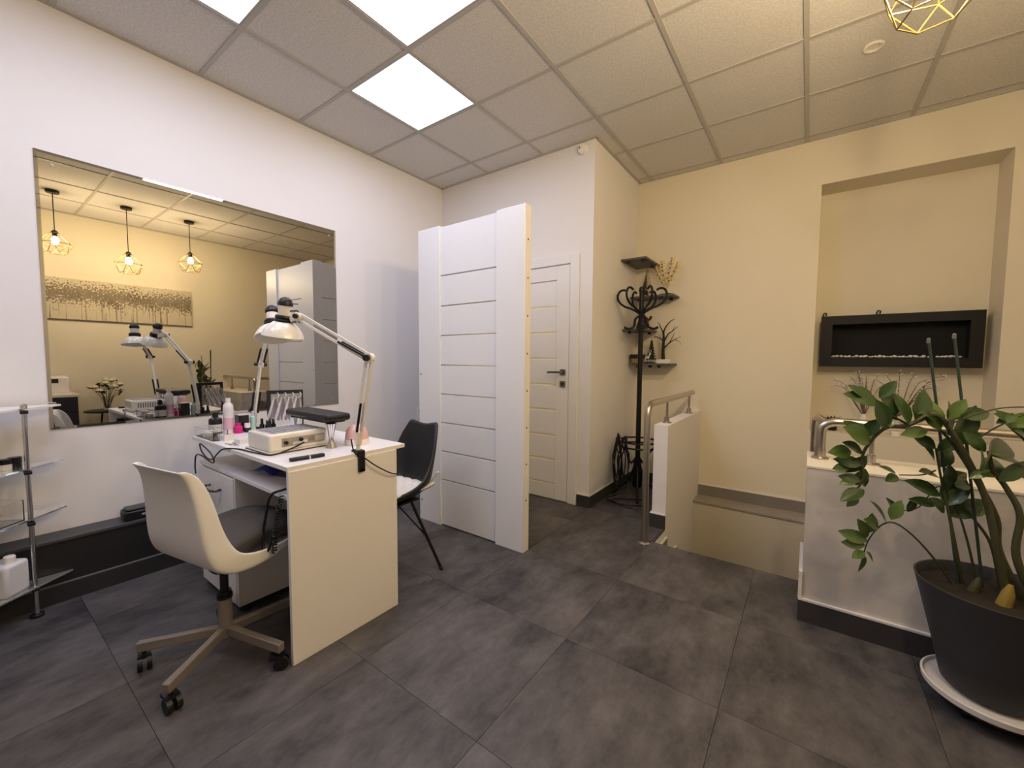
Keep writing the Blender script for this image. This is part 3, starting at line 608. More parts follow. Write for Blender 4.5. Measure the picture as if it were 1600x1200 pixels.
nr = [(1,0),(1,0),(1,0),(1,0),(1,0),(.95,.2),(.75,.66),(.35,.94),(0,1),(0,1),(0,1),(0,1)]
lf = [.022,.035,.048,.055,.065,.085,.09,.075,.055,.038,.02,.01]
MB().grid(shell_rows(prof, hw, nr, lf, wing=True)).build('shell', mat('white_shell_plastic','ebe7e1',.32,noise=.02,nscale=6), t, solid=.010, sub=2, smooth=180)
# cushion: thick pad on the seat, rising a little at the back
cr_ = []
for i in range(9):
    u = i/8; y = -.115+.40*u; z = .487+.02*math.sin(u*3.1)+.006*u
    hwc = .182*(1-.25*max(0, u-.75)/.25) ; hwc = hwc*(.90 if i in (0, 8) else 1)
    cr_.append([Vector((-hwc+2*hwc*j/10, y, z+.042*(1-abs(-1+2*j/10)**4)*(1-abs(2*u-1)**6)+.006*math.sin(j*1.9+i))) for j in range(11)])
cu = MB().grid(cr_).build('cushion', cushion_m, t, smooth=180); md = cu.modifiers.new('solid','SOLIDIFY'); md.thickness = .075; md.offset = -1
md = cu.modifiers.new('sub','SUBSURF'); md.levels = md.render_levels = 2
MB().cyl((0,0,.265), (0,0,.405), .015).build('gas_rod', black_m, t)
MB().lathe([(0,.265),(.024,.265),(.024,.25),(.028,.25),(.028,.235),(0,.235)], 20).build('rod_collar', black_m, t)
MB().cyl((0,0,.075), (0,0,.24), .025, n=24).build('column', grey_metal_m, t)
MB().box(-.07,.07,-.06,.06,.393,.408).build('seat_plate', black_m, t)
for k in range(5):
    a = R(18-11+72*k); dx, dy = math.cos(a), math.sin(a)
    lg = MB().bar((dx*.02,dy*.02,.10), (dx*.295,dy*.295,.088), .026, .036).build('leg', grey_metal_m, t, bev=.003)
    cx, cy = dx*.275, dy*.275; ca = a+R([40, 70, 20, 115, 60][k]); ux, uy = math.cos(ca), math.sin(ca); px_, py_ = -uy, ux
    wc = MB()
    for s_ in (-1, 1): wc.cyl((cx+ux*.012+px_*s_*.006, cy+uy*.012+py_*s_*.006, .026), (cx+ux*.012+px_*s_*.022, cy+uy*.012+py_*s_*.022, .026), .026, n=18)
    ca_ = wc.build('caster', black_m, t)
    MB().cyl((cx,cy,.04), (cx,cy,.075), .007).bar((cx-ux*.004-px_*.02, cy-uy*.004-py_*.02, .052), (cx-ux*.004+px_*.02, cy-uy*.004+py_*.02, .052), .05, .012).build('caster_fork', black_m, ca_)

t = thing('client_chair', 'black leatherette chair with wire legs beyond the desk', 'chair', (-1.95, 1.515, 0), R(272-90))
prof = [(-.245,.812),(-.238,.785),(-.222,.73),(-.205,.66),(-.19,.58),(-.172,.50),(-.14,.445),(-.08,.418),(.02,.41),(.12,.42),(.20,.43),(.235,.42)]
hw = [.145,.165,.188,.205,.218,.23,.235,.235,.235,.23,.215,.175]
nr = [(1,.1),(1,.1),(1,.1),(1,.1),(1,.1),(.95,.3),(.7,.7),(.3,.95),(0,1),(0,1),(0,1),(0,1)]
lf = [.015,.025,.04,.05,.075,.11,.12,.10,.07,.045,.02,.0]
rows = shell_rows(prof, hw, nr, lf, flat=.45)
for j in range(13): rows[0][j].z += -.018*math.cos((j-6)/6*math.pi/2*1.2)**2+.012   # dip in the middle of the top edge
MB().grid(rows).build('shell', leather_m, t, solid=.022, sub=2, smooth=180)
for sx in (-1, 1):
    for sy in (-1, 1):
        top = Vector((sx*.10, .05+sy*.075, .40)); ft = Vector((sx*.285, .10+sy*.19, .006))
        lg = MB().tube([top+Vector((-sx*.08,-sy*.03,.0)), top, top.lerp(ft,.12), ft], .009, 10).build('leg', blackmetal_m, t)
        MB().lathe([(0,0),(.012,0),(.012,.012),(.008,.016),(0,.016)], 12, (ft.x, ft.y, 0)).build('foot_cap', black_m, lg)
        mid = top.lerp(ft, .55)
        MB().tube([mid, Vector((sx*.02, sy*.02, .33)), Vector((0,0,.385))], .0045, 8).tube([mid, Vector((-sx*.02, sy*.12, .37))], .004, 8).build('wire_brace', blackmetal_m, lg)
B(-.14,.14,-.06,.14,.392,.402).build('seat_plate', blackmetal_m, t)
t = thing('seat_cushion', 'white tufted cushion tied on the black chair', 'cushion', (-1.95, 1.515, 0), R(272-90))
cr_ = []
for i in range(25):
    row = []
    for j in range(25):
        u, v = -1+2*i/24, -1+2*j/24; tf = abs(math.sin(u*math.pi*2.5))*abs(math.sin(v*math.pi*2.5)); e = (1-abs(u)**6)*(1-abs(v)**6)
        row.append(Vector((.178*v, .03+.178*u, .437+(.020+.028*tf**.5)*e+.05*max(0,-u-.65)**1.2+.07*max(0,abs(v)-.7))))
    cr_.append(row)
MB().grid(cr_).build('pad', tuft_m, t, solid=.018, smooth=180)
for sx in (-1, 1): MB().tube(smoothpath([(sx*.165,-.12,.480),(sx*.190,-.13,.515),(sx*.212,-.135,.545),(sx*.222,-.14,.548)], 4), .006, 8).build('tie', tuft_m, t)

# ================================================================== GLASS SHELF UNIT at the left edge
t = thing('glass_shelf_unit', 'glass shelf rack on chrome tubes against the mirror wall', 'shelf unit', (-2.87, .187, 0))
shp = [(-.17,.125),(-.15,.130),(.165,-.18),(.20,-.25),(.20,-.50),(.165,-.57),(-.15,-.875),(-.17,-.87)]
shz = [.968, .69, .452, .142]
gl_m = mat('pale_shelf_glass','e6efec',.05,trans=.85,ior=1.4,noise=0)
for k, z in enumerate(shz):
    s_ = MB().prism([(max(x, -.078), y) for x, y in shp] if k == 3 else shp, z, z+.008).build('glass_shelf', whitepl_m if k == 0 else gl_m, t)
for (x, y) in ((0, 0), (0, -.745), (-.055, -.37)):
    for a, b in zip([0.02]+[z+.008 for z in shz[::-1]], [z for z in shz[::-1]]+[None]):
        if b is None: continue
        po = MB().cyl((x-.006,y,a), (x-.006,y,b), .0085, n=14).cyl((x+.009,y,a), (x+.009,y,b), .0085, n=14).build('tube', chrome_m, t)
        MB().box(x-.020,x+.022,y-.012,y+.012,b-.014,b).build('connector', black_m, po, bev=.002)
    MB().lathe([(0,0),(.024,0),(.024,.012),(.012,.02),(0,.02)], 16, (x,y,0)).build('foot', black_m, t)
    MB().lathe([(0,0),(.012,0),(.011,.018),(.004,.024),(0,.024)], 14, (x,y,shz[0]+.008)).build('finial', chrome_m, t)
# items on the rack
gz2 = lambda k: shz[k]+.0085
t = thing('canister', 'white square plastic canister on the lowest glass shelf', 'canister', (-2.865, .095, gz2(3)), R(-45))
B(-.052, .052, -.062, .062, 0, .145).build('body', mat('white_hdpe','dcdadb',.45), t, bev=.014, seg=3); MB().lathe([(0,.145),(.019,.145),(.019,.172),(.016,.176),(0,.176)], 18, (.0,.03,0)).build('screw_cap', whitepl_m, t)
t = thing('acrylic_bin', 'clear acrylic bin of copper clips on the third glass shelf', 'bin', (-2.885, .075, gz2(2)), R(-45))
MB().box(-.075,.075,-.06,.06,0,.003).box(-.075,.075,-.06,-.057,.003,.095).box(-.075,.075,.057,.06,.003,.095).box(-.075,-.072,-.057,.057,.003,.095).box(.072,.075,-.057,.057,.003,.095).build('bin', acryl_m, t, smooth=0)
cop = mat('copper_clip','c98d6c',.35,.6)
for k in range(5): MB().bar((-.055+.02*k,-.05,.012+.01*k), (.02+.008*k,.05,.06+.006*k), .012, .006).tube(smoothpath([(-.03+.016*k,-.02,.03),(-.02+.016*k,.0,.05),(.0+.012*k,.02,.045)]), .003, 6).build('clip', cop, t)
for i, (dx, dy, h, m_, lb) in enumerate(((-.010,.055,.052,dk,'small black jar nearest the chrome post on the second glass shelf'),(.008,.025,.05,mat('pale_jar','d8d2c4',.4),'small pale jar behind the black jars on the second glass shelf'),(.03,-.01,.056,dk,'wide black jar at the frame edge on the second glass shelf'))):
    t = thing('cosmetic_jar', lb, 'jar', (-2.93+dx, .10+dy, gz2(1)), group='jars on the glass rack')
    MB().lathe([(0,0),(.021,0),(.022,.004),(.022,h*.55),(0,h*.55)], 20).build('jar', m_ if i != 2 else MATS['pale_jar'], t); MB().lathe([(0,h*.55),(.023,h*.55),(.023,h*.97),(.021,h),(0,h)], 20).build('lid', dk, t)
t = thing('acrylic_tray', 'shallow clear tray under the jars of the glass rack', 'tray', (-2.82, .02, gz2(1)), R(-45))
MB().box(-.07,.07,-.03,.03,0,.003).box(-.07,.07,-.03,-.028,.003,.03).box(-.07,.07,.028,.03,.003,.03).box(-.07,-.068,-.028,.028,.003,.03).box(.068,.07,-.028,.028,.003,.03).build('tray', acryl_m, t, smooth=0)
t = thing('polish_bottle', 'dark nail polish bottle on the top of the rack at the frame edge', 'nail polish', (-2.90, .088, gz2(0)), group='jars on the glass rack')
MB().lathe([(0,0),(.013,0),(.014,.004),(.014,.02),(.006,.025),(0,.025)], 16).build('flask', dk, t); MB().lathe([(0,.025),(.009,.025),(.008,.055),(0,.055)], 14).build('brush_cap', black_m, t)

# ================================================================== COAT RACK, CABLES AND CORNER SHELVES
KX, KY = -1.195, 3.56
t = thing('coat_rack', 'black bentwood-style coat stand in the corner by the stairs', 'coat rack', (KX, KY, 0))
MB().cyl((0,0,.10), (0,0,1.80), .022, .020, n=18).build('pole', blackmetal_m, t)
MB().lathe([(0,1.80),(.021,1.80),(.026,1.82),(.020,1.845),(0,1.855)], 16).build('finial', blackmetal_m, t)
for k in range(6):
    a = R(60*k+12); c_, s_ = math.cos(a), math.sin(a)
    pts = [(.018,1.62),(.045,1.64),(.09,1.665),(.14,1.685),(.185,1.72),(.205,1.77),(.19,1.815),(.155,1.83),(.12,1.815)]
    MB().tube(smoothpath([(r*c_, r*s_, z) for r, z in pts], 5), .0095, 10).build('upper_hook', blackmetal_m, t)
for k in range(4):
    a = R(90*k+30); c_, s_ = math.cos(a), math.sin(a)
    pts = [(.018,1.60),(.05,1.57),(.055,1.53),(.07,1.50),(.11,1.488),(.145,1.502)]
    MB().tube(smoothpath([(r*c_, r*s_, z) for r, z in pts], 5), .011, 10).build('lower_hook', blackmetal_m, t)
for r_, z in ((.165, .50), (.165, .455)): MB().tube([(r_*math.cos(2*math.pi*i/40), r_*math.sin(2*math.pi*i/40), z) for i in range(40)], .008, 8, closed=True).build('umbrella_ring', blackmetal_m, t)
for k in range(4):
    a = R(90*k+20); c_, s_ = math.cos(a), math.sin(a)
    MB().tube(smoothpath([(r*c_, r*s_, z) for r, z in ((.02,.34),(.06,.30),(.10,.40),(.155,.46),(.165,.48))], 5), .009, 8).build('ring_arm', blackmetal_m, t)
    MB().tube(smoothpath([(r*c_, r*s_, z) for r, z in ((.015,.30),(.05,.20),(.10,.12),(.155,.06),(.20,.015),(.215,.012))], 5), .011, 8).build('leg', blackmetal_m, t)
MB().lathe([(0,.09),(.04,.09),(.042,.20),(.03,.33),(.022,.36)], 18).build('hub', blackmetal_m, t)
# bundle of black cables hung on the ring
t = thing('cable_bundle', 'bundle of black cables hung on the coat stand ring', 'cables', (KX-.09, KY-.16, 0))
rng = random.Random(3)
for k in range(7):
    dx = rng.uniform(-.04,.045); dy = rng.uniform(-.03,.02); lo = rng.uniform(.03,.22); wd = rng.uniform(.015,.045)
    pts = [(dx-wd*.3, dy, .50), (dx-wd*.6, dy-.02, .42), (dx-wd, dy-.02, lo+.18), (dx-wd*.4, dy-.015, lo), (dx+wd*.5, dy-.005, lo+.01), (dx+wd, dy-.005, lo+.2), (dx+wd*.5, dy-.02, .46), (dx, dy, .53+.05*rng.random())]
    MB().tube(smoothpath(pts+[pts[0]], 5), .0055, 6).build('cable_loop', black_m, t)
t = thing('floor_cable', 'black cable lying coiled on the floor under the coat stand', 'cable', (KX-.03, KY-.2, .006))
MB().tube(smoothpath([(-.12,.10,0),(-.16,-.02,.0),(-.06,-.09,.0),(.08,-.08,.0),(.17,0,.0),(.12,.09,.0),(-.02,.02,.007),(-.10,-.05,.007),(.02,-.13,0),(.16,-.14,0)], 6), .005, 6).build('cable', black_m, t)
shelf_m = mat('charcoal_shelf','55524e',.5,noise=.1)
def wall_shelf(label, x0, x1, y0, y1, z, pegs):
    t = thing('wall_shelf', label, 'shelf', ((x0+x1)/2, (y0+y1)/2, z), group='corner wall shelves')
    a, b = (x1-x0)/2, (y1-y0)/2
    B(-a, a, -b, b, -.018, 0).build('board', shelf_m, t, bev=.002)
    for (px_, py_) in pegs: MB().lathe([(0,-.040),(.014,-.040),(.017,-.034),(.017,-.018),(0,-.018)], 14, (px_, py_, 0)).build('peg', black_m, t)
wall_shelf('empty charcoal wall shelf, topmost in the corner', -1.412, -1.185, 3.62, 4.03, 2.125, ((.07,-.14),(-.06,-.165),(.07,.12)))
wall_shelf('charcoal wall shelf carrying the gold leaf ornament, second from top', -1.40, -1.005, 3.84, 4.058, 1.815, ((-.12,-.07),(.08,-.07),(.14,.05)))
wall_shelf('charcoal wall shelf carrying the small red ornament, third from top', -1.412, -1.20, 3.68, 4.04, 1.50, ((.06,-.12),(-.05,-.14),(.06,.10)))
wall_shelf('charcoal wall shelf carrying the bare black tree, lowest in the corner', -1.40, -1.01, 3.84, 4.058, 1.185, ((-.12,-.07),(.08,-.07),(.0,-.07)))
# ornaments
t = thing('bottle_brush_tree', 'small brown bottle-brush fir on the second corner shelf', 'ornament', (-1.27, 3.93, 1.815))
MB().cyl((0,0,0), (0,0,.05), .012).build('base', mat('brown_wood','4a3526',.6), t)
br = MB()
for k in range(22):
    z = .03+.011*k; r = .055*(1-k/23)+.004
    for j in range(14):
        a = 2*math.pi*j/14+k*.4; br.add([(0,0,z),(r*math.cos(a),r*math.sin(a),z-.006),(r*math.cos(a+.2),r*math.sin(a+.2),z-.003)], [(0,1,2)])
br.build('bristles', mat('brown_bristle','5b4630',.9,noise=.3), t, smooth=0)
t = thing('gold_leaf_branch', 'gold leaf branch ornament on a black base on the second corner shelf', 'ornament', (-1.10, 3.95, 1.815))
gold = mat('gold_leaf','c9ad5c',.3,.8); B(-.05,.05,-.03,.03,0,.018).build('base', black_m, t, bev=.002)
lfm = MB().grid([[(-.003,0,0),(0,.001,0),(.003,0,0)],[(-.011,.0,.014),(0,.003,.014),(.011,0,.014)],[(-.009,0,.028),(0,.002,.028),(.009,0,.028)],[(-.001,0,.038),(0,0,.038),(.001,0,.038)]]).mesh('gold_leaf', gold, 60)
for bi, (ex_, ez) in enumerate(((-.10,.27),(-.04,.31),(.05,.33),(.10,.28))):
    st = smoothpath([(0,0,.015),(ex_*.3,0,ez*.45),(ex_*.8,.0,ez*.8),(ex_,0,ez)], 5); sb = MB().tube(st, .0022, 6).build('stem', gold, t)
    for k in range(5, len(st), 2):
        for s_ in (-1, 1): share(lfm, 'leaf', t, st[k], (R(10*s_), R(58*s_)+math.atan2(ex_, ez)*.8, R(20*s_)), .72)
t = thing('red_ornament', 'small dark red and brown figure on the third corner shelf', 'ornament', (-1.28, 3.84, 1.50))
MB().lathe([(0,0),(.05,0),(.052,.01),(.045,.05),(.032,.085),(0,.095)], 20).build('body', mat('dark_brown_felt','33231c',.9), t)
MB().lathe([(0,.085),(.036,.085),(.032,.11),(.022,.15),(.010,.19),(0,.20)], 18).build('hat', mat('dark_red_felt','5a1a1c',.9), t); MB().ball((0,-.035,.092), .013).build('nose', mat('tan_felt','a98265',.8), t); MB().tube([(.04,-.01,.07),(.085,-.02,.10),(.09,-.02,.12)], .012, 8).build('arm', MATS['dark_red_felt'], t)
t = thing('twig_tree', 'bare black ornamental tree in a white pot on the lowest corner shelf', 'ornament', (-1.105, 3.94, 1.185))
B(-.055,.065,-.03,.03,0,.038).build('pot', whitepl_m, t, bev=.003)
tw = MB(); tw.tube(smoothpath([(.0,0,.036),(-.003,0,.12),(.0,0,.22),(-.004,0,.30)], 4), [.018-.0008*i for i in range(13)], 8)
for pts, r0 in (([(-.004,0,.29),(.015,0,.34),(.06,-.01,.39),(.10,-.01,.41)], .008), ([(-.004,0,.28),(-.03,.01,.33),(-.05,.01,.37),(-.06,.0,.39)], .007), ([(.0,0,.20),(.04,-.01,.27),(.08,-.01,.30),(.13,-.02,.34)], .008), ([(.0,0,.14),(.05,0,.19),(.10,-.01,.22),(.155,-.02,.245)], .007), ([(.05,0,.19),(.08,.01,.25),(.09,.01,.29)], .005), ([(.0,0,.21),(-.04,-.01,.24),(-.08,0,.25),(-.12,0,.24)], .006), ([(.08,-.01,.30),(.10,-.01,.35)], .004), ([(.10,-.01,.22),(.14,0,.20),(.155,0,.17)], .003), ([(-.08,0,.25),(-.09,0,.28)], .003)):
    q = smoothpath(pts, 4); tw.tube(q, [r0*(1-.75*i/(len(q)-1)) for i in range(len(q))], 6)
tw.build('branches', mat('black_twig','1c1715',.7), t, smooth=60)
t = thing('keepsake_box', 'small box with tan base and black lid on the lowest corner shelf', 'box', (-1.335, 3.905, 1.185))
B(-.045,.045,-.04,.04,0,.045).build('base', mat('tan_card','9a7c50',.7), t, bev=.002); B(-.06,.06,-.045,.045,.045,.085).build('lid', black_m, t, bev=.002)
t = thing('deer_scene', 'dark green fir ornament with a small white deer on the lowest corner shelf', 'ornament', (-1.225, 3.925, 1.185))
MB().lathe([(0,0),(.045,0),(.045,.012),(0,.016)], 20).build('base', mat('moss_base','39402f',.9), t)
fr = MB()
for k in range(7): fr.lathe([(.055-.007*k,.035+.026*k),(.02-.002*k,.062+.026*k)], 12, (.01,.012,0))
fr.build('fir', mat('dark_fir','26302a',.9), t); dw = mat('white_deer_ceramic','d9d6d0',.4)
MB().ball((-.015,-.03,.055), (.022,.010,.012)).tube([(.0,-.03,.058),(.008,-.03,.085)], .006, 8).ball((.012,-.03,.09), (.011,.006,.006)).tube([(-.03,-.03,.05),(-.032,-.03,.015)], .0035, 6).tube([(0,-.03,.05),(.002,-.03,.015)], .0035, 6).build('deer', dw, t)
MB().tube([(.008,-.03,.094),(.0,-.032,.115),(.012,-.033,.125)], .002, 5).tube([(.01,-.03,.094),(.02,-.028,.115),(.016,-.027,.127)], .002, 5).build('antlers', dw, t)

# ================================================================== NICHE: ELECTRIC FIREPLACE AND SILL
t = thing('electric_fireplace', 'black wall-hung electric fireplace with white pebbles in the niche', 'fireplace', (.525, 4.33, 1.376))
FW, FH, FD = .452, .202, .135; iw0, iw1, ih0, ih1 = -.378, .382, -.130, .134
fr = MB().box(-FW,iw0,-FD,-FD+.02,-FH,FH).box(iw1,FW,-FD,-FD+.02,-FH,FH).box(iw0,iw1,-FD,-FD+.02,ih1,FH).box(iw0,iw1,-FD,-FD+.02,-FH,ih0)
fr.build('front_frame', mat('black_glass_frame','040303',.6), t, smooth=0)
MB().box(-FW+.01,iw0-.005,-FD+.02,0,-FH+.01,FH-.01).box(iw1+.005,FW-.01,-FD+.02,0,-FH+.01,FH-.01).box(iw0-.005,iw1+.005,-FD+.02,0,ih1,FH-.01).box(iw0-.005,iw1+.005,-FD+.02,0,-FH+.01,ih0).box(iw0-.005,iw1+.005,-.02,0,ih0,ih1).build('firebox', mat('matt_black_firebox','0b0a0a',.8), t, smooth=0)
rng = random.Random(5); pm = mat('white_pebble','e2ddd4',.6)
pms = [MB().ball((0,0,0), (1, .8, .6), 10).mesh('pebble', pm, 180)]
x = iw0+.015
while x < iw1-.02:
    r = rng.uniform(.009,.017); big = abs(x+.08) < .012
    if rng.random() < .92: share(pms[0], 'pebble', t, (x, -FD+.022+.017+rng.uniform(0,.01), ih0+r*.6), (0, rng.uniform(-.3,.3), rng.uniform(0,3)), (r*1.15, r, r*(1.5 if big else 1)))
    x += r*1.7
for x in (-.44, -.105): MB().tube(smoothpath([(x,-.03,FH-.01),(x,-.03,FH+.02),(x+.008,-.03,FH+.036),(x+.022,-.03,FH+.03),(x+.018,-.03,FH+.01)], 4), .005, 6).build('hanging_bracket', black_m, t)
t = thing('succulent_pot', 'tiny spiky succulent in a black pot on the niche sill', 'plant', (.178, 4.20, NZ0))
MB().lathe([(0,0),(.03,0),(.038,.085),(.040,.095),(.035,.095),(.033,.085),(0,.085)], 20).build('pot', black_m, t)
for k in range(16):
    a = 2.4*k; r = .008+.0016*k; MB().tube([(r*math.cos(a), r*math.sin(a), .085), (r*1.9*math.cos(a), r*1.9*math.sin(a), .115+.012*math.sin(k*3.1))], [.005, .0006], 6).build('spike', mat('dark_succulent','23281f',.5), t)
wht = mat('silver_berry','d8d3cb',.4); twg = mat('grey_brown_twig','6a5a4c',.7)
def twigs(label, x, y, lean, seed):
    t = thing('twig_vase', label, 'vase', (x, y, NZ0), group='berry twigs on the niche sill')
    MB().lathe([(0,0),(.026,0),(.034,.04),(.030,.09),(.018,.13),(.020,.15),(.017,.15),(.014,.13),(0,.12)], 20).build('vase', whitepl_m, t)
    rg = random.Random(seed); bm = MB().ball((0,0,0), .0056, 6).mesh('berry', wht, 180)
    for k in range(11):
        a = lean+rg.uniform(-.6,.6); L = rg.uniform(.26,.38); dy = rg.uniform(-.05,.03)
        p = [Vector((0,0,.13)), Vector((math.sin(a)*L*.4, dy*.4, .13+L*.42)), Vector((math.sin(a)*L*.75, dy, .13+L*.80)), Vector((math.sin(a)*L*1.12, dy, .13+L*(1.0-.2*abs(math.sin(a)))))]
        q = smoothpath(p, 5); MB().tube(q, [.0034*(1-.55*i/(len(q)-1)) for i in range(len(q))], 5).build('twig', twg, t)
        for i in range(6, len(q)):
            e = q[i]+Vector((rg.uniform(-.022,.022), rg.uniform(-.01,.01), rg.uniform(-.02,.025)))
            if i % 2: MB().tube([q[i], e], .0011, 4).build('twiglet', twg, t)
            share(bm, 'berry', t, e)
twigs('left spray of berry twigs on the niche sill', .37, 4.20, -.2, 11)
twigs('right spray of berry twigs on the niche sill', .56, 4.19, .15, 23)

# ================================================================== BIG PLANT
PX, PY = .553, 2.062
t = thing('plant_pot', 'large zamioculcas plant in a dark grey planter by the parapet', 'plant', (PX, PY, 0)); plant = t; PO = Vector((PX, PY, 0))
MB().lathe([(0,.088),(.116,.088),(.122,.094),(.150,.22),(.203,.440),(.205,.446),(.199,.446),(.196,.438),(.190,.410),(0,.410)], 56).build('planter', pot_m, t, smooth=50)
MB().lathe([(0,.4005),(.186,.4005),(.186,.412),(.10,.418),(0,.421)], 40).build('soil', soil_m, t)
t2 = thing('plant_saucer', 'round white saucer under the big planter, raised on a dark shade disc', 'saucer', (PX, PY, 0))
MB().lathe([(0,.058),(.158,.058),(.168,.066),(.170,.084),(.164,.086),(.160,.074),(0,.0745)], 56).build('saucer', saucer_m, t2)
MB().lathe([(0,.058),(.125,.058),(.125,.030),(0,.030)], 40).build('shade_disc', black_m, t2)  # dark disc added in place of the shadow beneath the saucer
for k in range(4): a = R(45+90*k); MB().cyl((.10*math.cos(a)-.008,.10*math.sin(a),.016), (.10*math.cos(a)+.008,.10*math.sin(a),.016), .016, n=14).build('caster', black_m, t2)  # made-up casters below the shade disc
def PXY(px, py, Y): return atY(px, py, Y)-PO
# leaf meshes: pointed oval blade, folded along the midrib, tip drooping; length 1 along +Y, normal +Z
def leaf_mesh(m_, wd, fold, droop):
    prof = [(0,.02),(.10,.42),(.25,.82),(.42,1),(.60,.93),(.76,.70),(.90,.34),(1,.02)]; rows = []
    for u, w_ in prof:
        z = -droop*u*u
        rows.append([Vector((-w_*wd, u, z+fold*w_)), Vector((-w_*wd*.5, u, z+fold*w_*.55)), Vector((0, u, z)), Vector((w_*wd*.5, u, z+fold*w_*.55)), Vector((w_*wd, u, z+fold*w_))])
    return MB().grid(rows).mesh('leaf', m_, 180)
LV = [leaf_mesh(leaf_m, .25, .07, .12), leaf_mesh(leaf2_m, .27, .05, .18), leaf_mesh(leaf_m, .29, .09, .05)]
rng = random.Random(42)
def leaf(pos, dirv, length, nrm, kind):
    y = Vector(dirv).normalized(); z = Vector(nrm); z = (z-y*z.dot(y)); z = z.normalized() if z.length > 1e-3 else y.orthogonal().normalized(); x = y.cross(z)
    o = bpy.data.objects.new('leaf', LV[kind]); C.objects.link(o); o.parent = plant
    o.matrix_local = Matrix.Translation(pos) @ Matrix((x, y, z)).transposed().to_4x4() @ Matrix.Diagonal((length, length, length, 1))
TOCAM = -FWD
def imgdir(ang, depth=0.): a = R(ang); return RIGHT*math.cos(a)+UP*math.sin(a)+FWD*depth
def stem(pts, r0, r1):
    q = smoothpath(pts, 6); MB().tube(q, [r0+(r1-r0)*i/(len(q)-1) for i in range(len(q))], 8).build('stem', stem_m, plant); return q
# stems, traced root to tip; each has its own depth (Y) around the planter centre
def S(l, r0, r1): return stem([PXY(*p) for p in l], r0, r1)
soilp = lambda dx, dy: Vector((dx, dy, .415))
stem([soilp(.02,-.02)]+[PXY(*p) for p in ((1552,830,2.03),(1536,768,2.02),(1496,690,1.99),(1462,648,1.96),(1420,664,1.94),(1385,668,1.93),(1360,690,1.93),(1347,715,1.93),(1348,750,1.93),(1326,778,1.93))], .011, .003)
stem([PXY(1420,664,1.94), PXY(1395,650,1.93), PXY(1372,632,1.92), PXY(1350,622,1.92)], .004, .002)
stem([soilp(-.10,.03), PXY(1465,880,2.06), PXY(1432,842,2.03), PXY(1400,818,2.0), PXY(1378,820,1.99), PXY(1358,842,1.98), PXY(1349,866,1.98)], .004, .002)
stem([soilp(-.07,.05), PXY(1492,850,2.08), PXY(1482,800,2.08), PXY(1470,745,2.08), PXY(1462,700,2.08)], .006, .003)
stem([soilp(-.03,.06), PXY(1510,840,2.11), PXY(1492,790,2.11), PXY(1466,760,2.11), PXY(1435,793,2.10), PXY(1400,798,2.10)], .004, .0015)
stem([soilp(.06,.02), PXY(1560,860,2.08), PXY(1556,808,2.07), PXY(1520,740,2.05), PXY(1490,695,2.04), PXY(1470,672,2.03)], .013, .004)
stem([soilp(.085,-.03), PXY(1588,870,2.02), PXY(1594,806,2.02), PXY(1572,762,2.02), PXY(1552,735,2.02), PXY(1545,705,2.01)], .012, .005)
stem([soilp(.03,.08), PXY(1548,850,2.14), PXY(1520,808,2.14), PXY(1500,770,2.14)], .006, .003)
stem([PXY(1470,672,2.03), PXY(1512,690,2.01), PXY(1556,668,1.99), PXY(1600,648,1.98), PXY(1650,640,1.98)], .003, .002)
stem([PXY(1490,660,2.0), PXY(1530,646,2.0), PXY(1570,637,2.0), PXY(1640,636,2.0)], .0025, .002)
stem([PXY(1462,735,2.08), PXY(1440,742,2.07), PXY(1405,742,2.06)], .003, .002)
stem([soilp(.12,.02), PXY(1625,870,2.06), PXY(1640,790,2.06), PXY(1632,720,2.05), PXY(1610,690,2.03)], .011, .004)
stem([soilp(.10,.07), PXY(1650,850,2.12), PXY(1690,760,2.12), PXY(1700,660,2.1)], .010, .003)
for (dx, dy, r, h) in ((.0,-.06,.020,.075), (-.055,.0,.016,.055), (.075,-.085,.018,.05)):
    MB().tube([soilp(dx,dy), soilp(dx+.008,dy)+Vector((0,0,h*.6)), soilp(dx+.012,dy)+Vector((0,0,h))], [r, r*.8, r*.3], 10).build('shoot', mat('ochre_shoot','8a7330',.6) if r == .020 else stem_m, plant)
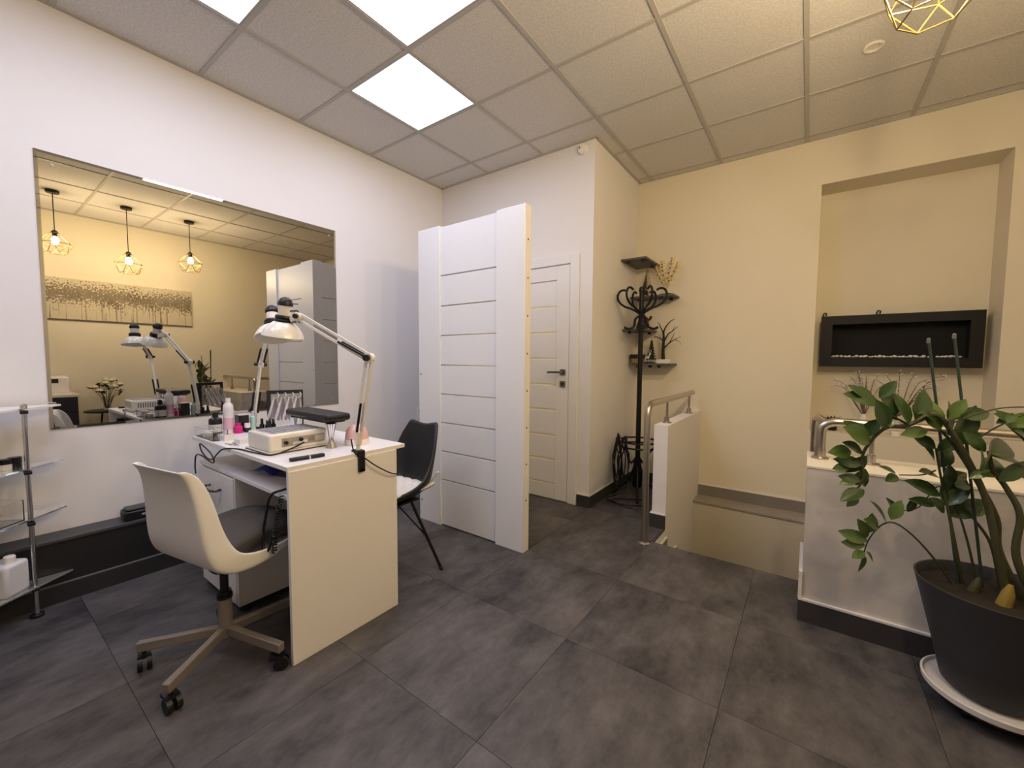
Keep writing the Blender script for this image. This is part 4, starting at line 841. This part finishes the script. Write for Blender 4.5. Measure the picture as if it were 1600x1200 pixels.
# leaves traced in the photograph: base px,py, direction in the picture (deg), length px, depth Y, kind
LEAVES = [
 (1375,632,158,52,1.92,0),(1362,628,118,30,1.92,0),(1352,622,140,34,1.92,0),(1374,622,62,34,1.92,0),(1385,668,118,50,1.925,0),(1390,668,70,30,1.92,2),
 (1372,655,250,34,1.92,2),(1420,664,96,60,1.93,0),(1432,662,70,58,1.94,0),(1428,648,40,34,1.94,0),(1402,648,110,48,1.93,0),
 (1360,690,152,58,1.93,1),(1358,686,138,44,1.93,0),(1348,708,150,40,1.93,0),(1330,705,178,40,1.93,1),(1354,712,240,40,1.93,0),(1348,726,168,38,1.93,0),
 (1328,728,186,28,1.93,1),(1352,732,262,34,1.93,1),(1346,752,166,30,1.93,0),(1340,750,190,26,1.93,1),(1350,765,200,42,1.93,0),(1340,772,215,30,1.93,0),(1348,742,300,26,1.93,0),
 (1400,740,150,24,2.06,2),(1402,743,190,30,2.06,0),
 (1355,840,118,34,1.98,1),(1360,832,82,30,1.98,1),(1385,818,118,42,1.99,0),(1392,812,70,34,1.99,1),(1405,806,112,30,2.1,0),(1372,824,148,36,1.985,1),(1356,846,160,38,1.98,1),
 (1352,852,178,30,1.98,1),(1350,862,190,26,1.98,1),(1350,866,262,30,1.98,1),(1354,862,310,20,1.98,1),(1418,800,75,26,2.1,0),
 (1462,700,150,40,2.08,0),(1464,705,35,40,2.08,0),(1460,722,132,44,2.08,0),(1468,730,50,48,2.08,2),(1466,745,160,40,2.08,0),(1472,755,25,44,2.08,0),(1474,768,100,50,2.08,2),
 (1470,775,150,50,2.08,0),(1476,790,60,54,2.08,2),(1476,800,140,40,2.08,0),(1482,806,30,56,2.1,0),(1486,800,72,40,2.1,2),(1464,790,165,34,2.1,0),(1500,800,8,44,2.14,0),
 (1488,690,60,66,2.0,2),(1478,682,85,56,1.99,2),(1470,672,120,46,1.98,1),(1466,664,70,50,1.98,1),(1462,660,150,42,1.96,0),(1490,690,20,40,2.0,0),(1450,672,190,36,1.96,1),
 (1490,656,40,36,2.0,0),(1500,652,12,48,2.0,0),(1480,655,55,40,2.0,1),(1492,760,5,34,2.05,0),
 (1528,742,78,56,2.0,1),(1530,735,100,50,2.0,1),(1540,745,30,60,2.0,1),(1545,708,10,70,1.99,0),(1546,712,350,80,1.99,0),(1540,706,130,40,2.0,0),(1560,752,50,46,2.0,0),(1548,735,205,30,2.0,0),
 (1582,668,30,50,1.98,1),(1580,660,150,30,1.98,0),(1590,650,200,30,1.98,0),(1584,672,330,40,1.98,1),(1600,690,80,50,2.02,0),(1600,720,10,60,2.02,0),
 (1610,690,120,60,2.03,0),(1612,690,60,70,2.03,2),(1632,720,20,70,2.05,0),(1640,760,150,50,2.06,0),(1700,660,100,80,2.1,0),(1700,680,40,80,2.1,2),(1698,700,160,70,2.1,0),(1695,720,20,70,2.1,0),(1700,670,70,80,2.1,2),(1650,640,60,60,1.98,1),(1640,636,20,60,2.0,0)]
for (px, py, a, L, Y, k) in LEAVES:
    p = PXY(px, py, Y); dist = (p+PO-CAM).dot(FWD); ln = L/FPX*dist*1.0
    dep = rng.uniform(-.45,.45); d_ = imgdir(a, dep)
    nv = (TOCAM*rng.uniform(.5,1.)+UP*rng.uniform(.2,.9)+RIGHT*rng.uniform(-.5,.5))
    leaf(p, d_, ln, nv, k)
for i, (b_, a) in enumerate(((soilp(-.083,.04), (1451,531,2.07)), (soilp(-.02,.05), (1491,524,2.10)), (soilp(.09,.03), (1660,560,2.06)))):
    tp = PXY(*a); sk_ = MB().tube([b_, tp], .0043, 8).build('support_stake', stake_m, plant)
    MB().lathe([(0,-.012),(.0055,-.012),(.0055,.004),(.003,.007),(0,.007)], 10, tp).build('stake_cap', mat('grey_cap','5a625d',.5), sk_)

# ================================================================== PENDANT LAMPS
bulb_m = emat('warm_bulb_glow', BULB_COLOR, BULB_STRENGTH)
wire_m = mat('dark_brass_wire', '8a7440', .35, .8)
for i, (x, y, zt, zb) in enumerate(((.270, .708, 2.515, 2.300), (.275, 1.280, 2.415, 2.190), (.275, 1.872, 2.535, 2.312))):
    t = thing('pendant_lamp', ['wire cage pendant lamp at the left end of the mirror view', 'wire cage pendant lamp in the middle of the mirror view, hanging lowest', 'wire cage pendant lamp cut by the top edge above the niche'][i], 'pendant lamp', (x, y, ZC), group='wire cage pendants')
    MB().lathe([(0,0),(.052,0),(.052,-.022),(.046,-.028),(0,-.028)], 24).build('canopy', blackmetal_m, t)
    a, b = zt-ZC, zb-ZC
    MB().cyl((0,0,a-.005), (0,0,-.02), .004, n=8).build('cord', blackmetal_m, t)
    MB().lathe([(0,a+.02),(.016,a+.018),(.030,a-.004),(.028,a-.006),(.020,a-.006),(.019,a-.045),(0,a-.045)], 20).build('lamp_holder', blackmetal_m, t)
    n = 6; mid = a+(b-a)*.55; ring1 = [Vector((.135*math.cos(2*math.pi*k/n+.3), .135*math.sin(2*math.pi*k/n+.3), mid)) for k in range(n)]
    ring2 = [Vector((.085*math.cos(2*math.pi*(k+.5)/n+.3), .085*math.sin(2*math.pi*(k+.5)/n+.3), b)) for k in range(n)]
    top = [Vector((.029*math.cos(2*math.pi*k/n+.3), .029*math.sin(2*math.pi*k/n+.3), a-.003)) for k in range(n)]
    cg = MB()
    for k in range(n):
        for p, q in ((top[k], ring1[k]), (ring1[k], ring1[(k+1)%n]), (ring1[k], ring2[k]), (ring1[(k+1)%n], ring2[k]), (ring2[k], ring2[(k+1)%n])): cg.tube([p, q], .0026, 6)
    cg.build('wire_cage', wire_m, t)
    MB().lathe([(0,a-.125),(.014,a-.123),(.026,a-.112),(.030,a-.095),(.026,a-.075),(.016,a-.055),(.013,a-.045),(0,a-.045)], 20).build('bulb', bulb_m, t, smooth=180)

# ================================================================== THE PAINTING SIDE (seen only in the mirror)
t = thing('tree_painting', 'long canvas painting of a row of trees, seen in the mirror', 'painting', (XR-.001, 1.31, 1.915))
B(-.022, 0, -.80, .80, -.25, .25).build('canvas', MATS['painting'], t, bev=.002)
B(-.024, -.022, -.802, .802, -.252, -.245).build('lower_edge', mat('brown_edge','6b5b42',.6), t)
t = thing('drawer_cabinet', 'black drawer cabinet with white top, seen in the mirror corner', 'cabinet', (.92, .50, 0))
B(-.23, .23, -.36, .36, .04, .745).build('body', mat('black_cabinet','1d1c22',.5), t, bev=.004); B(-.24, .235, -.38, .38, .745, .775).build('top', mat('cream_top','d8cdb8',.4), t, bev=.003)
for k in range(4): dr = B(-.243, -.23, -.35, .35, .06+.17*k, .06+.17*k+.16).build('drawer', mat('black_drawer','1f1e25',.4), t, bev=.002); B(-.25, -.243, -.08, .08, .06+.17*k+.135, .06+.17*k+.145).build('pull', blackmetal_m, dr)
B(-.21, .21, -.34, .34, 0, .04).build('plinth', black_m, t)
t = thing('steriliser', 'cream steriliser box with dark window, seen in the mirror corner', 'steriliser', (.98, .66, .775))
B(-.14, .14, -.15, .16, .012, .20).build('body', lampw_m, t, bev=.015, seg=3); B(-.15, .15, -.16, .17, 0, .014).build('base', whitepl_m, t, bev=.002)
B(-.143, -.139, -.08, .07, .13, .18).build('window', mat('dark_window','2f2a28',.2), t, bev=.002); B(-.12, .12, -.13, .14, .20, .208).build('lid', whitepl_m, t, bev=.003)
t = thing('side_table', 'round black side table under the flowers, seen in the mirror', 'table', (.84, 1.13, 0))
MB().lathe([(0,.535),(.205,.535),(.215,.542),(.215,.552),(.205,.556),(0,.552)], 40).build('table_top', black_m, t)
for k in range(3): a = R(120*k+40); MB().tube([(.05*math.cos(a),.05*math.sin(a),.535), (.07*math.cos(a),.07*math.sin(a),.28), (.17*math.cos(a),.17*math.sin(a),.008)], .010, 10).build('leg', black_m, t)
t = thing('flower_vase', 'glass vase of cream roses on the round table, seen in the mirror', 'flowers', (.86, 1.13, .556))
MB().lathe([(0,0),(.034,0),(.038,.01),(.030,.09),(.042,.16),(.040,.16),(.027,.09),(.034,.012),(0,.012)], 24).build('vase', glass_m, t)
rg = random.Random(8); rose_m = mat('cream_rose','e9deb9',.6); rl = leaf_mesh(mat('rose_leaf','3f4a27',.5), .3, .08, .2)
for k in range(15):
    a = 2.4*k; r = .02+.028*math.sqrt(k); z = .36-.0115*k+.05*rg.random(); hx, hy = r*1.05*math.cos(a), r*1.35*math.sin(a)
    MB().tube([(hx*.1,hy*.1,.02), (hx*.4,hy*.4,.16), (hx,hy,z)], .0025, 5).build('stem', stem_m, t)
    if k % 3 != 2:
        ro = MB()
        for q in range(3): ro.lathe([(.012+.008*q, .0+.002*q), (.026+.008*q, .016), (.020+.009*q, .046-.010*q)], 10, (hx, hy, z-.012))
        ro.ball((hx,hy,z+.010), .021, 8).build('rose', rose_m, t, smooth=60)
    for q in range(4):
        o = bpy.data.objects.new('leaf', rl); C.objects.link(o); o.parent = t; o.location = (hx*.9, hy*.9, z-.03+.02*rg.random()); o.rotation_euler = (rg.uniform(-.6,.6), rg.uniform(-.5,.5), rg.uniform(0,6.3)); o.scale = (.06,)*3
